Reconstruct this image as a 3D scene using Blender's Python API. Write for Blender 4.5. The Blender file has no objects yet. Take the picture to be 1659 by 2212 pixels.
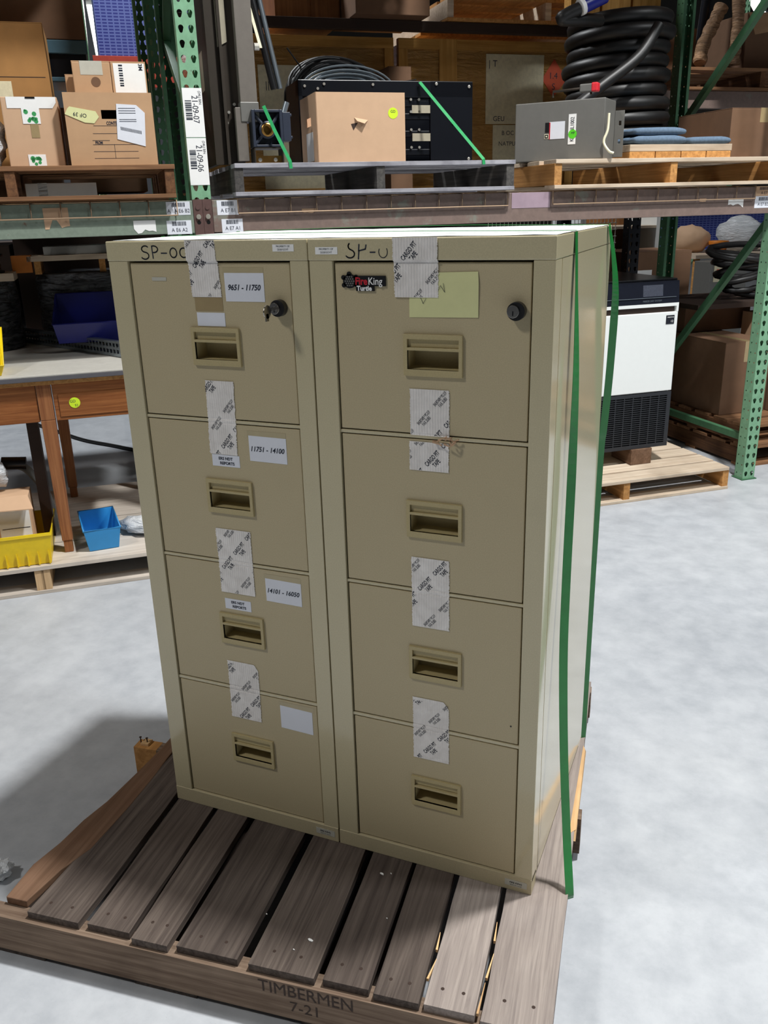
import bpy, bmesh, math, random
from mathutils import Vector, Matrix
PI = math.pi
random.seed(7)
SC = bpy.context.scene
COL = SC.collection
# ------------------------------------------------------------------ camera
F_PX = 1844.8
yaw, pitch, roll = -0.40341712, 0.34296968, -0.02814195
f = Vector((math.sin(yaw)*math.cos(pitch), math.cos(yaw)*math.cos(pitch), -math.sin(pitch)))
r = Vector((math.cos(yaw), -math.sin(yaw), 0)); u = r.cross(f)
r2 = math.cos(roll)*r + math.sin(roll)*u; u2 = -math.sin(roll)*r + math.cos(roll)*u
cam = bpy.data.cameras.new('camera'); co = bpy.data.objects.new('camera', cam); COL.objects.link(co)
cam.sensor_fit = 'VERTICAL'; cam.sensor_height = 24; cam.lens = F_PX*24/2212
cam.clip_start = .05; cam.clip_end = 200
m = Matrix((r2, u2, -f)).transposed().to_4x4(); m.translation = Vector((1.19874, -1.43488, 1.51424))
co.matrix_world = m
SC.camera = co
# ------------------------------------------------------------------ light
SC.view_settings.view_transform = 'Standard'; SC.view_settings.look = 'None'
SC.view_settings.exposure = 0.0; SC.view_settings.gamma = 1; SC.view_settings.use_curve_mapping = False
W = bpy.data.worlds.new('World'); SC.world = W; W.use_nodes = True
W.node_tree.nodes['Background'].inputs[0].default_value = (.80, .86, .95, 1)
W.node_tree.nodes['Background'].inputs[1].default_value = .05
def area(name, loc, target, power, sx, sy, col=(1, 1, 1)):
    l = bpy.data.lights.new(name, 'AREA'); l.shape = 'RECTANGLE'; l.size = sx; l.size_y = sy
    l.energy = power; l.color = col
    o = bpy.data.objects.new(name, l); COL.objects.link(o); o.location = loc
    o.rotation_euler = (Vector(target)-Vector(loc)).to_track_quat('-Z', 'Y').to_euler()
    return o
area('high_bay_light_aisle', (2.06, 1.17, 6.5), (1.9, 1.2, 0), 520, .34, .34, (1, 1, .985))
area('high_bay_light_front', (-2.6, -3.4, 6.3), (0, 0, 0.6), 150, .7, .7, (1, .975, .94))
area('high_bay_light_rear', (-3.42, 3.75, 6.5), (-3.3, 3.6, 0), 330, 1.2, 1.2, (.95, .98, 1))
area('high_bay_light_right', (6.2, 1.3, 6.5), (5.4, 1.0, 0), 260, 1.0, 1.0, (.95, .98, 1))

# ------------------------------------------------------------------ frames
ZP = .126
TH = math.radians(40)
RO = Vector((1.264, 3.605, 0)); EX = Vector((math.cos(TH), math.sin(TH), 0)); EY = Vector((-math.sin(TH), math.cos(TH), 0))
def rk(X, Y, Z): return RO + X*EX + Y*EY + Vector((0, 0, Z))

# ------------------------------------------------------------------ materials
def hx(s):
    c = [int(s[i:i+2], 16)/255 for i in (0, 2, 4)]
    return tuple(x/12.92 if x <= .04045 else ((x+.055)/1.055)**2.4 for x in c)
class NT:
    def __init__(s, name):
        s.m = bpy.data.materials.new(name); s.m.use_nodes = True; s.t = s.m.node_tree
        s.b = s.t.nodes['Principled BSDF']
    def n(s, t, **k):
        x = s.t.nodes.new(t)
        for a, v in k.items():
            if a.startswith('i_'): x.inputs[int(a[2:])].default_value = v
            else: setattr(x, a, v)
        return x
    def l(s, a, b): s.t.links.new(a, b)
    def coord(s, scale=(1, 1, 1), which='Object', jitter=0):
        tc = s.n('ShaderNodeTexCoord'); mp = s.n('ShaderNodeMapping'); mp.inputs['Scale'].default_value = scale
        s.l(tc.outputs[which], mp.inputs['Vector'])
        if jitter:
            oi = s.n('ShaderNodeObjectInfo'); mu = s.n('ShaderNodeMath', operation='MULTIPLY', i_1=jitter)
            s.l(oi.outputs['Random'], mu.inputs[0]); s.l(mu.outputs[0], mp.inputs['Location'])
        return mp.outputs[0]
    def noise(s, vec, scale=5, det=4, rough=.6, dist=0):
        x = s.n('ShaderNodeTexNoise'); s.l(vec, x.inputs['Vector'])
        x.inputs['Scale'].default_value = scale; x.inputs['Detail'].default_value = det
        x.inputs['Roughness'].default_value = rough; x.inputs['Distortion'].default_value = dist
        return x.outputs['Fac']
    def ramp(s, fac, stops):
        x = s.n('ShaderNodeValToRGB'); e = x.color_ramp.elements
        while len(e) < len(stops): e.new(.5)
        for q, (p, c) in zip(e, stops): q.position = p; q.color = (*c, 1) if len(c) == 3 else c
        s.l(fac, x.inputs[0]); return x.outputs['Color']
    def mix(s, fac, a, b, mode='MIX'):
        x = s.n('ShaderNodeMix', data_type='RGBA', blend_type=mode)
        for i, v in ((0, fac), (6, a), (7, b)):
            if hasattr(v, 'links'): s.l(v, x.inputs[i])
            elif i == 0: x.inputs[i].default_value = v
            else: x.inputs[i].default_value = (*v, 1)
        return x.outputs[2]
    def rnd(s, col, amt=.2):
        oi = s.n('ShaderNodeObjectInfo'); hs = s.n('ShaderNodeHueSaturation')
        mr = s.n('ShaderNodeMapRange'); mr.inputs[3].default_value = 1-amt; mr.inputs[4].default_value = 1+amt
        s.l(oi.outputs['Random'], mr.inputs[0]); s.l(mr.outputs[0], hs.inputs['Value']); s.l(col, hs.inputs['Color'])
        return hs.outputs[0]
    def bump(s, fac, strength=.3, dist=.002):
        x = s.n('ShaderNodeBump'); x.inputs['Strength'].default_value = strength; x.inputs['Distance'].default_value = dist
        s.l(fac, x.inputs['Height']); s.l(x.outputs[0], s.b.inputs['Normal'])
def flat(name, col, rough=.6, metal=0, var=.06, scale=30, bump=0, coat=0, spec=.5, emit=0):
    t = NT(name); c = hx(col) if isinstance(col, str) else col
    v = t.coord(); fac = t.noise(v, scale, 4)
    lo = tuple(x*(1-var) for x in c); hi = tuple(min(1, x*(1+var)) for x in c)
    t.l(t.ramp(fac, [(.3, lo), (.7, hi)]), t.b.inputs['Base Color'])
    t.b.inputs['Roughness'].default_value = rough; t.b.inputs['Metallic'].default_value = metal
    t.b.inputs['Specular IOR Level'].default_value = spec
    if coat: t.b.inputs['Coat Weight'].default_value = coat; t.b.inputs['Coat Roughness'].default_value = .1
    if bump: t.bump(fac, bump)
    if emit:
        t.b.inputs['Emission Color'].default_value = (*c, 1); t.b.inputs['Emission Strength'].default_value = emit
    return t.m
def wood(name, a, b, axis=1, fine=60, rough=.75, var=.22, blotch=None, bs=3.0):
    t = NT(name); sc = [1, 1, 1]; sc[axis] = .035
    v = t.coord(tuple(sc), jitter=7); fac = t.noise(v, fine, 5, .65, .6)
    col = t.ramp(fac, [(.30, hx(a)), (.68, hx(b))])
    v2 = t.coord(jitter=3); f2 = t.noise(v2, bs, 4)
    c2 = hx(blotch) if blotch else tuple(x*.6 for x in hx(a))
    bf = t.n('ShaderNodeMapRange'); bf.inputs[1].default_value = .48; bf.inputs[2].default_value = .75; bf.inputs[4].default_value = .6
    t.l(f2, bf.inputs[0])
    col = t.mix(bf.outputs[0], col, c2)
    t.l(t.rnd(col, var), t.b.inputs['Base Color'])
    t.b.inputs['Roughness'].default_value = rough; t.b.inputs['Specular IOR Level'].default_value = .25
    t.bump(fac, .5, .0015)
    return t.m
def wornpaint(name, col, under, amt=.62, rough=.5, scale=7):
    t = NT(name); v = t.coord(jitter=5); f1 = t.noise(v, scale, 6, .65); f2 = t.noise(v, 45, 3)
    c = hx(col); base = t.ramp(f2, [(.3, tuple(x*.88 for x in c)), (.7, tuple(min(1, x*1.1) for x in c))])
    mr = t.n('ShaderNodeMapRange'); mr.inputs[1].default_value = amt; mr.inputs[2].default_value = amt+.06; t.l(f1, mr.inputs[0])
    t.l(t.mix(mr.outputs[0], base, hx(under)), t.b.inputs['Base Color'])
    t.b.inputs['Roughness'].default_value = rough; t.bump(f2, .12, .001)
    return t.m
def floor_mat():
    t = NT('polished_concrete'); v = t.coord(); f1 = t.noise(v, .9, 6, .62, .4); f2 = t.noise(v, 9, 6, .7); f3 = t.noise(v, 160, 2)
    c = t.ramp(f1, [(.3, hx('9ea3aa')), (.52, hx('b3b7bc')), (.72, hx('c1c4c7'))])
    c = t.mix(.5, c, t.ramp(f2, [(.3, hx('979ba1')), (.6, hx('babdc1')), (.8, hx('c8cacc'))]))
    mr = t.n('ShaderNodeMapRange'); mr.inputs[1].default_value = .66; mr.inputs[2].default_value = .8; mr.inputs[4].default_value = .35; t.l(f3, mr.inputs[0])
    c = t.mix(mr.outputs[0], c, hx('8b8d90'))
    # scuffs running across the floor
    vs = t.coord((1.2, 14, 1)); f4 = t.noise(vs, 2.2, 3, .6, 1.2)
    mr2 = t.n('ShaderNodeMapRange'); mr2.inputs[1].default_value = .68; mr2.inputs[2].default_value = .78; mr2.inputs[4].default_value = .25; t.l(f4, mr2.inputs[0])
    c = t.mix(mr2.outputs[0], c, hx('8f9195'))
    t.l(c, t.b.inputs['Base Color'])
    rr = t.ramp(f2, [(.3, (.38,)*3), (.8, (.6,)*3)]); t.l(rr, t.b.inputs['Roughness'])
    t.b.inputs['Specular IOR Level'].default_value = .4; t.bump(f3, .08, .001)
    return t.m
def beige_mat(name, col, rough=.42, coat=0):
    t = NT(name); t.b.inputs['Coat Weight'].default_value = coat; t.b.inputs['Coat Roughness'].default_value = .10; v = t.coord(); f = t.noise(v, 420, 2, .6); f2 = t.noise(v, 3, 3)
    c = hx(col)
    cc = t.ramp(f, [(.3, tuple(x*.93 for x in c)), (.7, tuple(x*1.05 for x in c))])
    mr = t.n('ShaderNodeMapRange'); mr.inputs[1].default_value = .64; mr.inputs[2].default_value = .8; mr.inputs[4].default_value = .12; t.l(f2, mr.inputs[0])
    t.l(t.mix(mr.outputs[0], cc, hx('6f6750')), t.b.inputs['Base Color'])
    t.b.inputs['Roughness'].default_value = rough; t.bump(f, .12, .0006)
    return t.m
def tape_mat():
    t = NT('white_ribbed_tape'); v = t.coord(); w = t.n('ShaderNodeTexWave', wave_type='BANDS', bands_direction='X')
    w.inputs['Scale'].default_value = 60; w.inputs['Distortion'].default_value = 1.5; w.inputs['Detail'].default_value = 2; t.l(v, w.inputs['Vector'])
    f = t.noise(v, 26, 4, .6, 1)
    t.l(t.ramp(f, [(.3, hx('dcd7d2')), (.7, hx('f0ece8'))]), t.b.inputs['Base Color'])
    ad = t.n('ShaderNodeMath', operation='ADD'); t.l(w.outputs['Fac'], ad.inputs[0]); mu = t.n('ShaderNodeMath', operation='MULTIPLY', i_1=3.0); t.l(f, mu.inputs[0]); t.l(mu.outputs[0], ad.inputs[1])
    t.b.inputs['Roughness'].default_value = .38; t.bump(ad.outputs[0], .5, .001)
    return t.m
def wrap_mat(name, a, b, alpha=1, rough=.16):
    t = NT(name); v = t.coord((1, 1, 5)); f = t.noise(v, 9, 5, .6, 1.5)
    t.l(t.ramp(f, [(.35, hx(a)), (.7, hx(b))]), t.b.inputs['Base Color'])
    t.b.inputs['Roughness'].default_value = rough; t.b.inputs['Alpha'].default_value = alpha; t.bump(f, 1.0, .02)
    return t.m
def crates_mat(name, a, b, sc=12):
    t = NT(name); v = t.coord(); v.node.inputs['Rotation'].default_value = (PI/2, 0, 0); k = t.n('ShaderNodeTexBrick'); k.offset = 0; t.l(v, k.inputs['Vector'])
    k.inputs['Scale'].default_value = sc; k.inputs['Color1'].default_value = (*hx(a), 1); k.inputs['Color2'].default_value = (*hx(a), 1)
    k.inputs['Mortar'].default_value = (*hx(b), 1); k.inputs['Mortar Size'].default_value = .06
    t.l(k.outputs['Color'], t.b.inputs['Base Color']); t.b.inputs['Roughness'].default_value = .4
    return t.m
M = dict(
 floor=floor_mat(), beige=beige_mat('beige_paint', 'bbad8b'), beigec=beige_mat('beige_gloss_side', 'c3b895', coat=1), handle=beige_mat('tan_plastic', 'b5a67b', .45),
 plinth=beige_mat('beige_base', 'bbaf8e'),
 ink=flat('ink', '1a2233', .5), black=flat('black_plastic', '121214', .35), blackm=flat('black_metal', '0e1016', .3, spec=.4),
 white=flat('white_paper', 'dfe2ea', .6, var=.02), whitel=flat('white_label', 'f0f0ee', .5, var=.02),
 yellowp=flat('pale_yellow_paper', 'd9d9a0', .7, var=.03), chrome=flat('chrome', 'b8b4ae', .18, 1, var=.1),
 red=flat('red_print', 'c01c2c', .5), redp=flat('red_plastic', 'd8303a', .4), tape=tape_mat(), paleplate=flat('dull_sticker', 'b9b7aa', .6),
 browntape=flat('brown_tape', 'a08d68', .25, coat=.4), clear=flat('clear_packing_tape', 'b59a6a', .12, var=.3, scale=60, bump=.6, coat=.6),
 deck=wood('weathered_deck_wood', '3b322e', '675c54', 1, 85, .8, .14, '4a3f3a', 2.2),
 decklight=wood('grey_deck_wood', '7a706b', 'a0958d', 1, 130, .75, .1, '776a62', 3),
 deckbrown=wood('brown_deck_wood', '5c4534', '806450', 1, 45, .75, .08, '5e3f2b'),
 fresh=wood('fresh_split_wood', 'c99c6c', 'e3bd8c', 1, 70),
 stringer=wood('stringer_wood', '5e4b3d', '8f7b69', 0, 90, .8, .12),
 pinex=wood('pale_pine_along', 'b7a28b', 'd9c9b4', 0, 60, .7, .08), piney=wood('pale_pine_across', 'a0703f', 'd09a5c', 1, 60, .7, .12),
 pinez=wood('pale_pine_upright', 'b08d66', 'd3b48c', 2, 60, .7, .12),
 oldx=wood('old_wood_along', '6c4a34', '96704f', 0, 60, .8, .15), oldy=wood('old_wood_across', '4e3424', '7a5538', 1, 60, .8, .15),
 greyx=wood('grey_wood_along', '7b7a82', 'b3b2b8', 0, 70, .8, .1, '55535a', 9), greyy=wood('grey_wood_across', '3c3a3a', '5c5955', 1, 60, .8, .15),
 brownbd=wood('dark_board', '3c2a1d', '5d4330', 1, 40, .8, .15),
 plyx=wood('plywood_shelf', 'b1a69a', 'cfc5b9', 0, 25, .8, .05),
 oak=wood('oak_desk_along', '6e3c1e', 'a3693c', 0, 70, .5, .08, '7a4522'), oakz=wood('oak_desk_upright', '75452a', 'a06c45', 2, 70, .5, .08, '7e4d2e'),
 carton=flat('cardboard', 'b99470', .8, var=.05, scale=18), cartonb=flat('brown_cardboard', 'a07440', .8, var=.08, scale=14),
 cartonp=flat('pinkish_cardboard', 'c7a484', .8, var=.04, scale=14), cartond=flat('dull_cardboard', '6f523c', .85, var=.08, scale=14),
 greenp=wornpaint('green_rack_paint', '7aa886', '5d6e5c', .68), greend=wornpaint('dark_green_rack_paint', '3f6b4c', '2b3b2b', .68),
 beamg=wornpaint('grey_green_beam', '7d8a7c', '6c4636', .62), beamb=wornpaint('brown_beam', '7c6a62', '7f7f74', .58),
 plate=wornpaint('maroon_bracket', '5b4440', '3e2b28', .6), redbeam=wornpaint('red_beam', 'a8321f', '5a1d12', .7),
 patch=flat('lilac_primer', 'a18c98', .7), wire=flat('galvanised_wire', 'a88e74', .45, .4), zinc=flat('zinc_bolt', 'd0ccc2', .3, .7),
 strap=flat('green_strap', '1c7a34', .3, var=.1, coat=.3), strapl=flat('bright_green_strap', '2f9a5c', .35, var=.1),
 rubber=flat('black_rubber', '121111', .48, var=.2), greycable=flat('grey_cable', '9aa6ae', .35),
 steelg=flat('grey_enamel', '74736f', .4, .2, var=.04), steeld=flat('dark_bronze_steel', '3a332c', .45, .3), steelm=flat('taupe_steel', '6f6962', .5, .2),
 alu=flat('brushed_aluminium', '9aa4ac', .3, .8), navy=flat('navy_casting', '2c3240', .4), cream=flat('cream_strip', 'f2edcf', .5), brass=flat('brass', 'b88a4a', .3, .9),
 labelg=flat('metal_tag', 'b5ad98', .4, .3), lime=flat('lime_sticker', 'cdea2c', .5), limeg=flat('green_dot', '58d024', .5), orange=flat('orange_print', 'd2532c', .6),
 blacks=flat('dusty_grey_print', '3c404c', .5, var=.3, scale=220), blackf=flat('freezer_dark_panel', '171a24', .28, spec=.5), fwhite=flat('white_enamel', 'e9ecea', .35, var=.01), fblack=flat('grille_black', '23252a', .45),
 bluebin=flat('blue_bin_plastic', '2f8fd0', .4, var=.03), navybin=flat('royal_blue_plastic', '161f80', .35), yellow=flat('yellow_plastic', 'e8c712', .4, var=.06),
 topw=flat('pale_laminate', 'b9b6ae', .5), edge=flat('dark_laminate_edge', '56555a', .5), wrap=wrap_mat('black_wrap_sheen', '15171a', '74787e', 1, .12),  # grey streaks in the black wrap colour paint in its horizontal sheen
 bag=wrap_mat('milky_plastic', 'c4c8cc', 'e8eaec', 1, .3), wrapc=wrap_mat('wrapped_carton', 'a87c42', 'bd904e', 1, .14), crate=wood('crate_wood', 'a47536', 'cf9f58', 0, 40, .7, .1),
 cratez=wood('crate_wood_upright', 'a47536', 'cf9f58', 2, 40, .7, .1), ply=wood('brown_plywood', '6d4526', '8f6238', 2, 60, .6, .1, '55341c'),
 bluec=crates_mat('blue_crate_plastic', '1c2a80', '5a69ac'), paper=flat('cream_sheet', 'd8cfae', .5, var=.1, scale=50, bump=.3, coat=.3), kraft=wrap_mat('kraft_wrap', '7a5c40', 'b08a66', 1, .6),
 pad=flat('blue_grey_fabric', '5b6f84', .9, var=.15, scale=80), teal=flat('teal_plastic', '4a6a78', .5), lamp=flat('lamp_tube', (1, .98, .93), .5, var=0, emit=9),
 mint=flat('green_print', '3d9a5a', .5), grid=flat('white_wire', 'd8d8cc', .5), amber=flat('amber_plastic', 'd07a22', .5), aged=flat('aged_clear_tape', 'b3a684', .3, var=.04, coat=.3), film=flat('film_sheen_white', 'e6ebe8', .55, var=.03, scale=6, bump=.05), wallm=flat('dim_wall_panel', '33302c', .8), darkbr=flat('dark_brown', '33231a', .8),
)

# ------------------------------------------------------------------ mesh builder
_tx = {}
def glyphs(s, shear=0, off=0):
    k = (s, shear, off)
    if k not in _tx:
        c = bpy.data.curves.new('t', 'FONT'); c.body = s; c.size = 1; c.shear = shear; c.offset = off; c.resolution_u = 3
        o = bpy.data.objects.new('t', c); COL.objects.link(o)
        me = bpy.data.meshes.new_from_object(o.evaluated_get(bpy.context.evaluated_depsgraph_get()))
        vs = [(v.co.x, v.co.y) for v in me.vertices]; fs = [tuple(p.vertices) for p in me.polygons]
        bpy.data.objects.remove(o); bpy.data.curves.remove(c); bpy.data.meshes.remove(me)
        xs = [v[0] for v in vs] or [0]
        _tx[k] = (vs, fs, min(xs), max(xs))
    return _tx[k]
class B:
    def __init__(s): s.v = []; s.f = []; s.m = []; s.s = []
    def add(s, vs, fs, m=0, smooth=False):
        o = len(s.v); s.v += [tuple(v) for v in vs]
        for q in fs: s.f.append(tuple(i+o for i in q)); s.m.append(m); s.s.append(smooth)
        return s
    def box(s, x0, y0, z0, x1, y1, z1, m=0, mat=None):
        vs = [Vector(p) for p in ((x0, y0, z0), (x1, y0, z0), (x1, y1, z0), (x0, y1, z0), (x0, y0, z1), (x1, y0, z1), (x1, y1, z1), (x0, y1, z1))]
        if mat: vs = [mat @ v for v in vs]
        return s.add(vs, [(0, 3, 2, 1), (4, 5, 6, 7), (0, 1, 5, 4), (1, 2, 6, 5), (2, 3, 7, 6), (3, 0, 4, 7)], m)
    def hexa(s, p, m=0): return s.add(p, [(0, 3, 2, 1), (4, 5, 6, 7), (0, 1, 5, 4), (1, 2, 6, 5), (2, 3, 7, 6), (3, 0, 4, 7)], m)
    def prism(s, poly, a, b, plane='XZ', m=0):
        n = len(poly)
        def P(p, t): return {'XZ': (p[0], t, p[1]), 'XY': (p[0], p[1], t), 'YZ': (t, p[0], p[1])}[plane]
        vs = [P(p, a) for p in poly]+[P(p, b) for p in poly]
        return s.add(vs, [tuple(range(n))[::-1], tuple(range(n, 2*n))]+[(i, (i+1) % n, n+(i+1) % n, n+i) for i in range(n)], m)
    def tube(s, pts, rr, n=8, m=0, closed=False, cap=True):
        pts = [Vector(p) for p in pts]; N = len(pts); rs = rr if isinstance(rr, (list, tuple)) else [rr]*N
        vs = []; prev = None
        for i, p in enumerate(pts):
            a = pts[(i-1) % N] if (closed or i) else p; b = pts[(i+1) % N] if (closed or i < N-1) else p
            t = (b-a).normalized()
            if prev is None:
                h = Vector((0, 0, 1)) if abs(t.z) < .9 else Vector((1, 0, 0)); x = t.cross(h).normalized()
            else: x = (prev-t*prev.dot(t)).normalized()
            prev = x; y = t.cross(x)
            vs += [p+rs[i]*(math.cos(2*PI*k/n)*x+math.sin(2*PI*k/n)*y) for k in range(n)]
        fs = []
        for i in range(N if closed else N-1):
            j = (i+1) % N
            fs += [(i*n+k, i*n+(k+1) % n, j*n+(k+1) % n, j*n+k) for k in range(n)]
        s.add(vs, fs, m, True)
        if cap and not closed:
            s.add(vs[:n], [tuple(range(n))], m); s.add(vs[-n:], [tuple(range(n))[::-1]], m)
        return s
    def lathe(s, prof, n=32, c=(0, 0, 0), m=0, smooth=True):
        vs = []
        for rr, z in prof: vs += [(c[0]+rr*math.cos(2*PI*k/n), c[1]+rr*math.sin(2*PI*k/n), c[2]+z) for k in range(n)]
        fs = [(i*n+k, i*n+(k+1) % n, (i+1)*n+(k+1) % n, (i+1)*n+k) for i in range(len(prof)-1) for k in range(n)]
        return s.add(vs, fs, m, smooth)
    def disc(s, c, ax, rad, t, n=24, m=0, sx=1):
        c = Vector(c); ax = Vector(ax).normalized(); h = Vector((0, 0, 1)) if abs(ax.z) < .9 else Vector((1, 0, 0))
        x = ax.cross(h).normalized(); y = ax.cross(x)
        v = [c+rad*(sx*math.cos(2*PI*k/n)*x+math.sin(2*PI*k/n)*y) for k in range(n)]
        w = [p+ax*t for p in v]
        return s.add(v+w, [tuple(range(n))[::-1], tuple(range(n, 2*n))]+[(i, (i+1) % n, n+(i+1) % n, n+i) for i in range(n)], m)
    def grid(s, xs, zs, keep, yf, yb, m=0):
        nx, nz = len(xs), len(zs); idx = lambda i, j, k: (i*nz+j)*2+k
        vs = [(x, y, z) for x in xs for z in zs for y in (yf, yb)]; K = lambda i, j: 0 <= i < nx-1 and 0 <= j < nz-1 and keep(i, j)
        fs = []
        for i in range(nx-1):
            for j in range(nz-1):
                if not K(i, j): continue
                a, b, c, d = (i, j), (i+1, j), (i+1, j+1), (i, j+1)
                fs.append(tuple(idx(*p, 0) for p in (a, b, c, d))); fs.append(tuple(idx(*p, 1) for p in (d, c, b, a)))
                for (di, dj), (p, q) in (((0, -1), (a, b)), ((1, 0), (b, c)), ((0, 1), (c, d)), ((-1, 0), (d, a))):
                    if not K(i+di, j+dj): fs.append((idx(*p, 1), idx(*q, 1), idx(*q, 0), idx(*p, 0)))
        return s.add(vs, fs, m)
    def ribbon(s, pts, nrm, w, t, m=0):
        """flat band through pts; nrm = face normal per point"""
        pts = [Vector(p) for p in pts]; vs = []
        for i, p in enumerate(pts):
            d = (pts[min(i+1, len(pts)-1)]-pts[max(i-1, 0)]).normalized(); n = Vector(nrm[i]).normalized(); n = (n-d*n.dot(d)).normalized(); x = d.cross(n)
            vs += [p+x*w/2+n*t/2, p-x*w/2+n*t/2, p-x*w/2-n*t/2, p+x*w/2-n*t/2]
        fs = [(i*4+k, i*4+(k+1) % 4, i*4+4+(k+1) % 4, i*4+4+k) for i in range(len(pts)-1) for k in range(4)]
        fs += [(3, 2, 1, 0), tuple(4*(len(pts)-1)+k for k in range(4))]
        return s.add(vs, fs, m)
    def text(s, txt, size, o, U=(1, 0, 0), V=(0, 0, 1), m=1, al=.5, sx=1, shear=0, off=0, clip=None):
        vs, fs, x0, x1 = glyphs(txt, shear, off); U = Vector(U); V = Vector(V); o = Vector(o)
        ox = x0+(x1-x0)*al
        P = [(o+U*((x-ox)*size*sx)+V*((y-.35)*size)) for x, y in vs]
        if clip:
            bm = bmesh.new(); bv = [bm.verts.new(p) for p in P]
            for q in fs:
                try: bm.faces.new([bv[i] for i in q])
                except ValueError: pass
            for c, n in clip:
                g = bm.verts[:]+bm.edges[:]+bm.faces[:]
                if g: bmesh.ops.bisect_plane(bm, geom=g, plane_co=c, plane_no=n, clear_outer=True)
            bm.verts.index_update(); P = [v.co.copy() for v in bm.verts]; fs = [tuple(v.index for v in q.verts) for q in bm.faces]; bm.free()
        if P and fs: s.add(P, fs, m)
        return s
    def stroke(s, pts, w, y, m=0):
        """pen stroke in an XZ plane at y, with round joints"""
        for (a, b) in zip(pts, pts[1:]):
            a = Vector(a); b = Vector(b); d = (b-a).normalized()*w*.3; n = Vector((-d.y, d.x)).normalized()*w/2; a = a-d; b = b+d
            s.add([(a.x-n.x, y, a.y-n.y), (b.x-n.x, y, b.y-n.y), (b.x+n.x, y, b.y+n.y), (a.x+n.x, y, a.y+n.y)], [(0, 1, 2, 3)], m)
        return s
def obj(name, b, mats, parent=None, bev=0, loc=None, label=None):
    me = bpy.data.meshes.new(name); me.from_pydata(b.v, [], b.f); me.validate()
    if not isinstance(mats, (list, tuple)): mats = [mats]
    for x in mats: me.materials.append(M[x] if isinstance(x, str) else x)
    if len(me.polygons) == len(b.f):
        me.polygons.foreach_set('material_index', b.m); me.polygons.foreach_set('use_smooth', b.s)
    me.update()
    o = bpy.data.objects.new(name, me); COL.objects.link(o)
    if parent: o.parent = parent
    if loc: o.location = loc
    if label: o['label'] = label
    if bev:
        md = o.modifiers.new('bevel', 'BEVEL'); md.width = bev; md.segments = 2; md.limit_method = 'ANGLE'; md.angle_limit = math.radians(40)
    return o
def tag(o, label, cat, group=None):
    o['label'] = label; o['category'] = cat
    if group: o['group'] = group
    return o
def thing(name, label, cat, loc, rz=0, group=None):
    o = bpy.data.objects.new(name, None); COL.objects.link(o); o.empty_display_size = .1
    o.location = loc; o.rotation_euler = (0, 0, rz)
    return tag(o, label, cat, group)
def rthing(name, label, cat, X, Y, Z, rot=0, group=None): return thing(name, label, cat, rk(X, Y, Z), TH+rot, group)
def struct(name, b, mat, loc=None):
    o = obj(name, b, mat, loc=loc); o['kind'] = 'structure'; return o
def dup(root, loc, rz, label=None, group=None):
    c = root.copy(); COL.objects.link(c); c.location = loc; c.rotation_euler = (0, 0, rz)
    if label: c['label'] = label
    if group: c['group'] = group
    for ch in list(root.children):
        d = ch.copy(); COL.objects.link(d); d.parent = c
        for g in list(ch.children):
            e = g.copy(); COL.objects.link(e); e.parent = d
    return c

# ================================================================== SETTING
struct('floor', B().box(-20, -8, -.1, 14, 26, 0), 'floor')
struct('wall_back', B().box(-18, 25.6, 0, 13.5, 25.9, 8), 'wallm')

# ================================================================== MAIN PALLET
A = math.radians(6.5)
pal = thing('wooden_pallet', 'weathered brown wooden pallet under the two beige filing cabinets', 'pallet', (-.148, -.412, 0), A)
T = .018
def plank(pts, z0, z1, jag=0, seed=0):
    """board from plan outline [(x,y)...] front-left, back-left, back-right, front-right with wavy long sides"""
    rnd = random.Random(seed); (a, b, c, d) = [Vector(p) for p in pts]; n = 14
    L = [a.lerp(b, i/n)+Vector((rnd.uniform(-jag, jag), 0)) for i in range(n+1)]; R = [d.lerp(c, i/n)+Vector((rnd.uniform(-jag, jag), 0)) for i in range(n+1)]
    vs = []
    for l, q in zip(L, R): vs += [(l.x, l.y, z0), (q.x, q.y, z0), (q.x, q.y, z1), (l.x, l.y, z1)]
    fs = [(0, 1, 2, 3), (4*n+3, 4*n+2, 4*n+1, 4*n)]
    for i in range(n): fs += [(i*4+k, i*4+4+k, i*4+4+(k+1) % 4, i*4+(k+1) % 4) for k in range(4)]
    return B().add(vs, fs)
DZ = ZP-T
boards = [ # x front-left, x front-right, y front, x back-left, x back-right, material
 (.0640, .190, -.022, .112, .165, 'deck'), (.210, .307, -.018, .172, .296-.012, 'deck'), (.318, .399, -.028, .298, .392, 'deck'),
 (.419, .553, -.022, .410, .548, 'deck'), (.578, .713, -.025, .569, .695, 'deck'), (.731, .8226, -.022, .715, .816, 'deck'),
 (.833, .921, -.027, .832, .915, 'deck'), (.931, 1.026, -.025, .935, 1.022, 'decklight'), (1.038, 1.165, -.033, 1.036, 1.163, 'decklight')]
bolts = []
for i, (a, b, y, c, d, mm) in enumerate(boards):
    k = 1.2/.43 if i else 1.0   # measured skew at y=.43, carried to the back
    cb = a+(c-a)*min(k, 1.0); db = b+(d-b)*min(k, 1.0)
    bo = plank([(a, y), (cb, 1.20), (db, 1.20), (b, y)], DZ, ZP, .0012, i)
    for q in ((a*.72+b*.28), (a*.3+b*.7)):
        bo.disc((q, .012+.004*((i*7) % 3), ZP-.0002), (0, 0, 1), .0036, .0006, 10, 1)
    obj('deck_board', bo, [mm, 'darkbr'], pal, .002)
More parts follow.
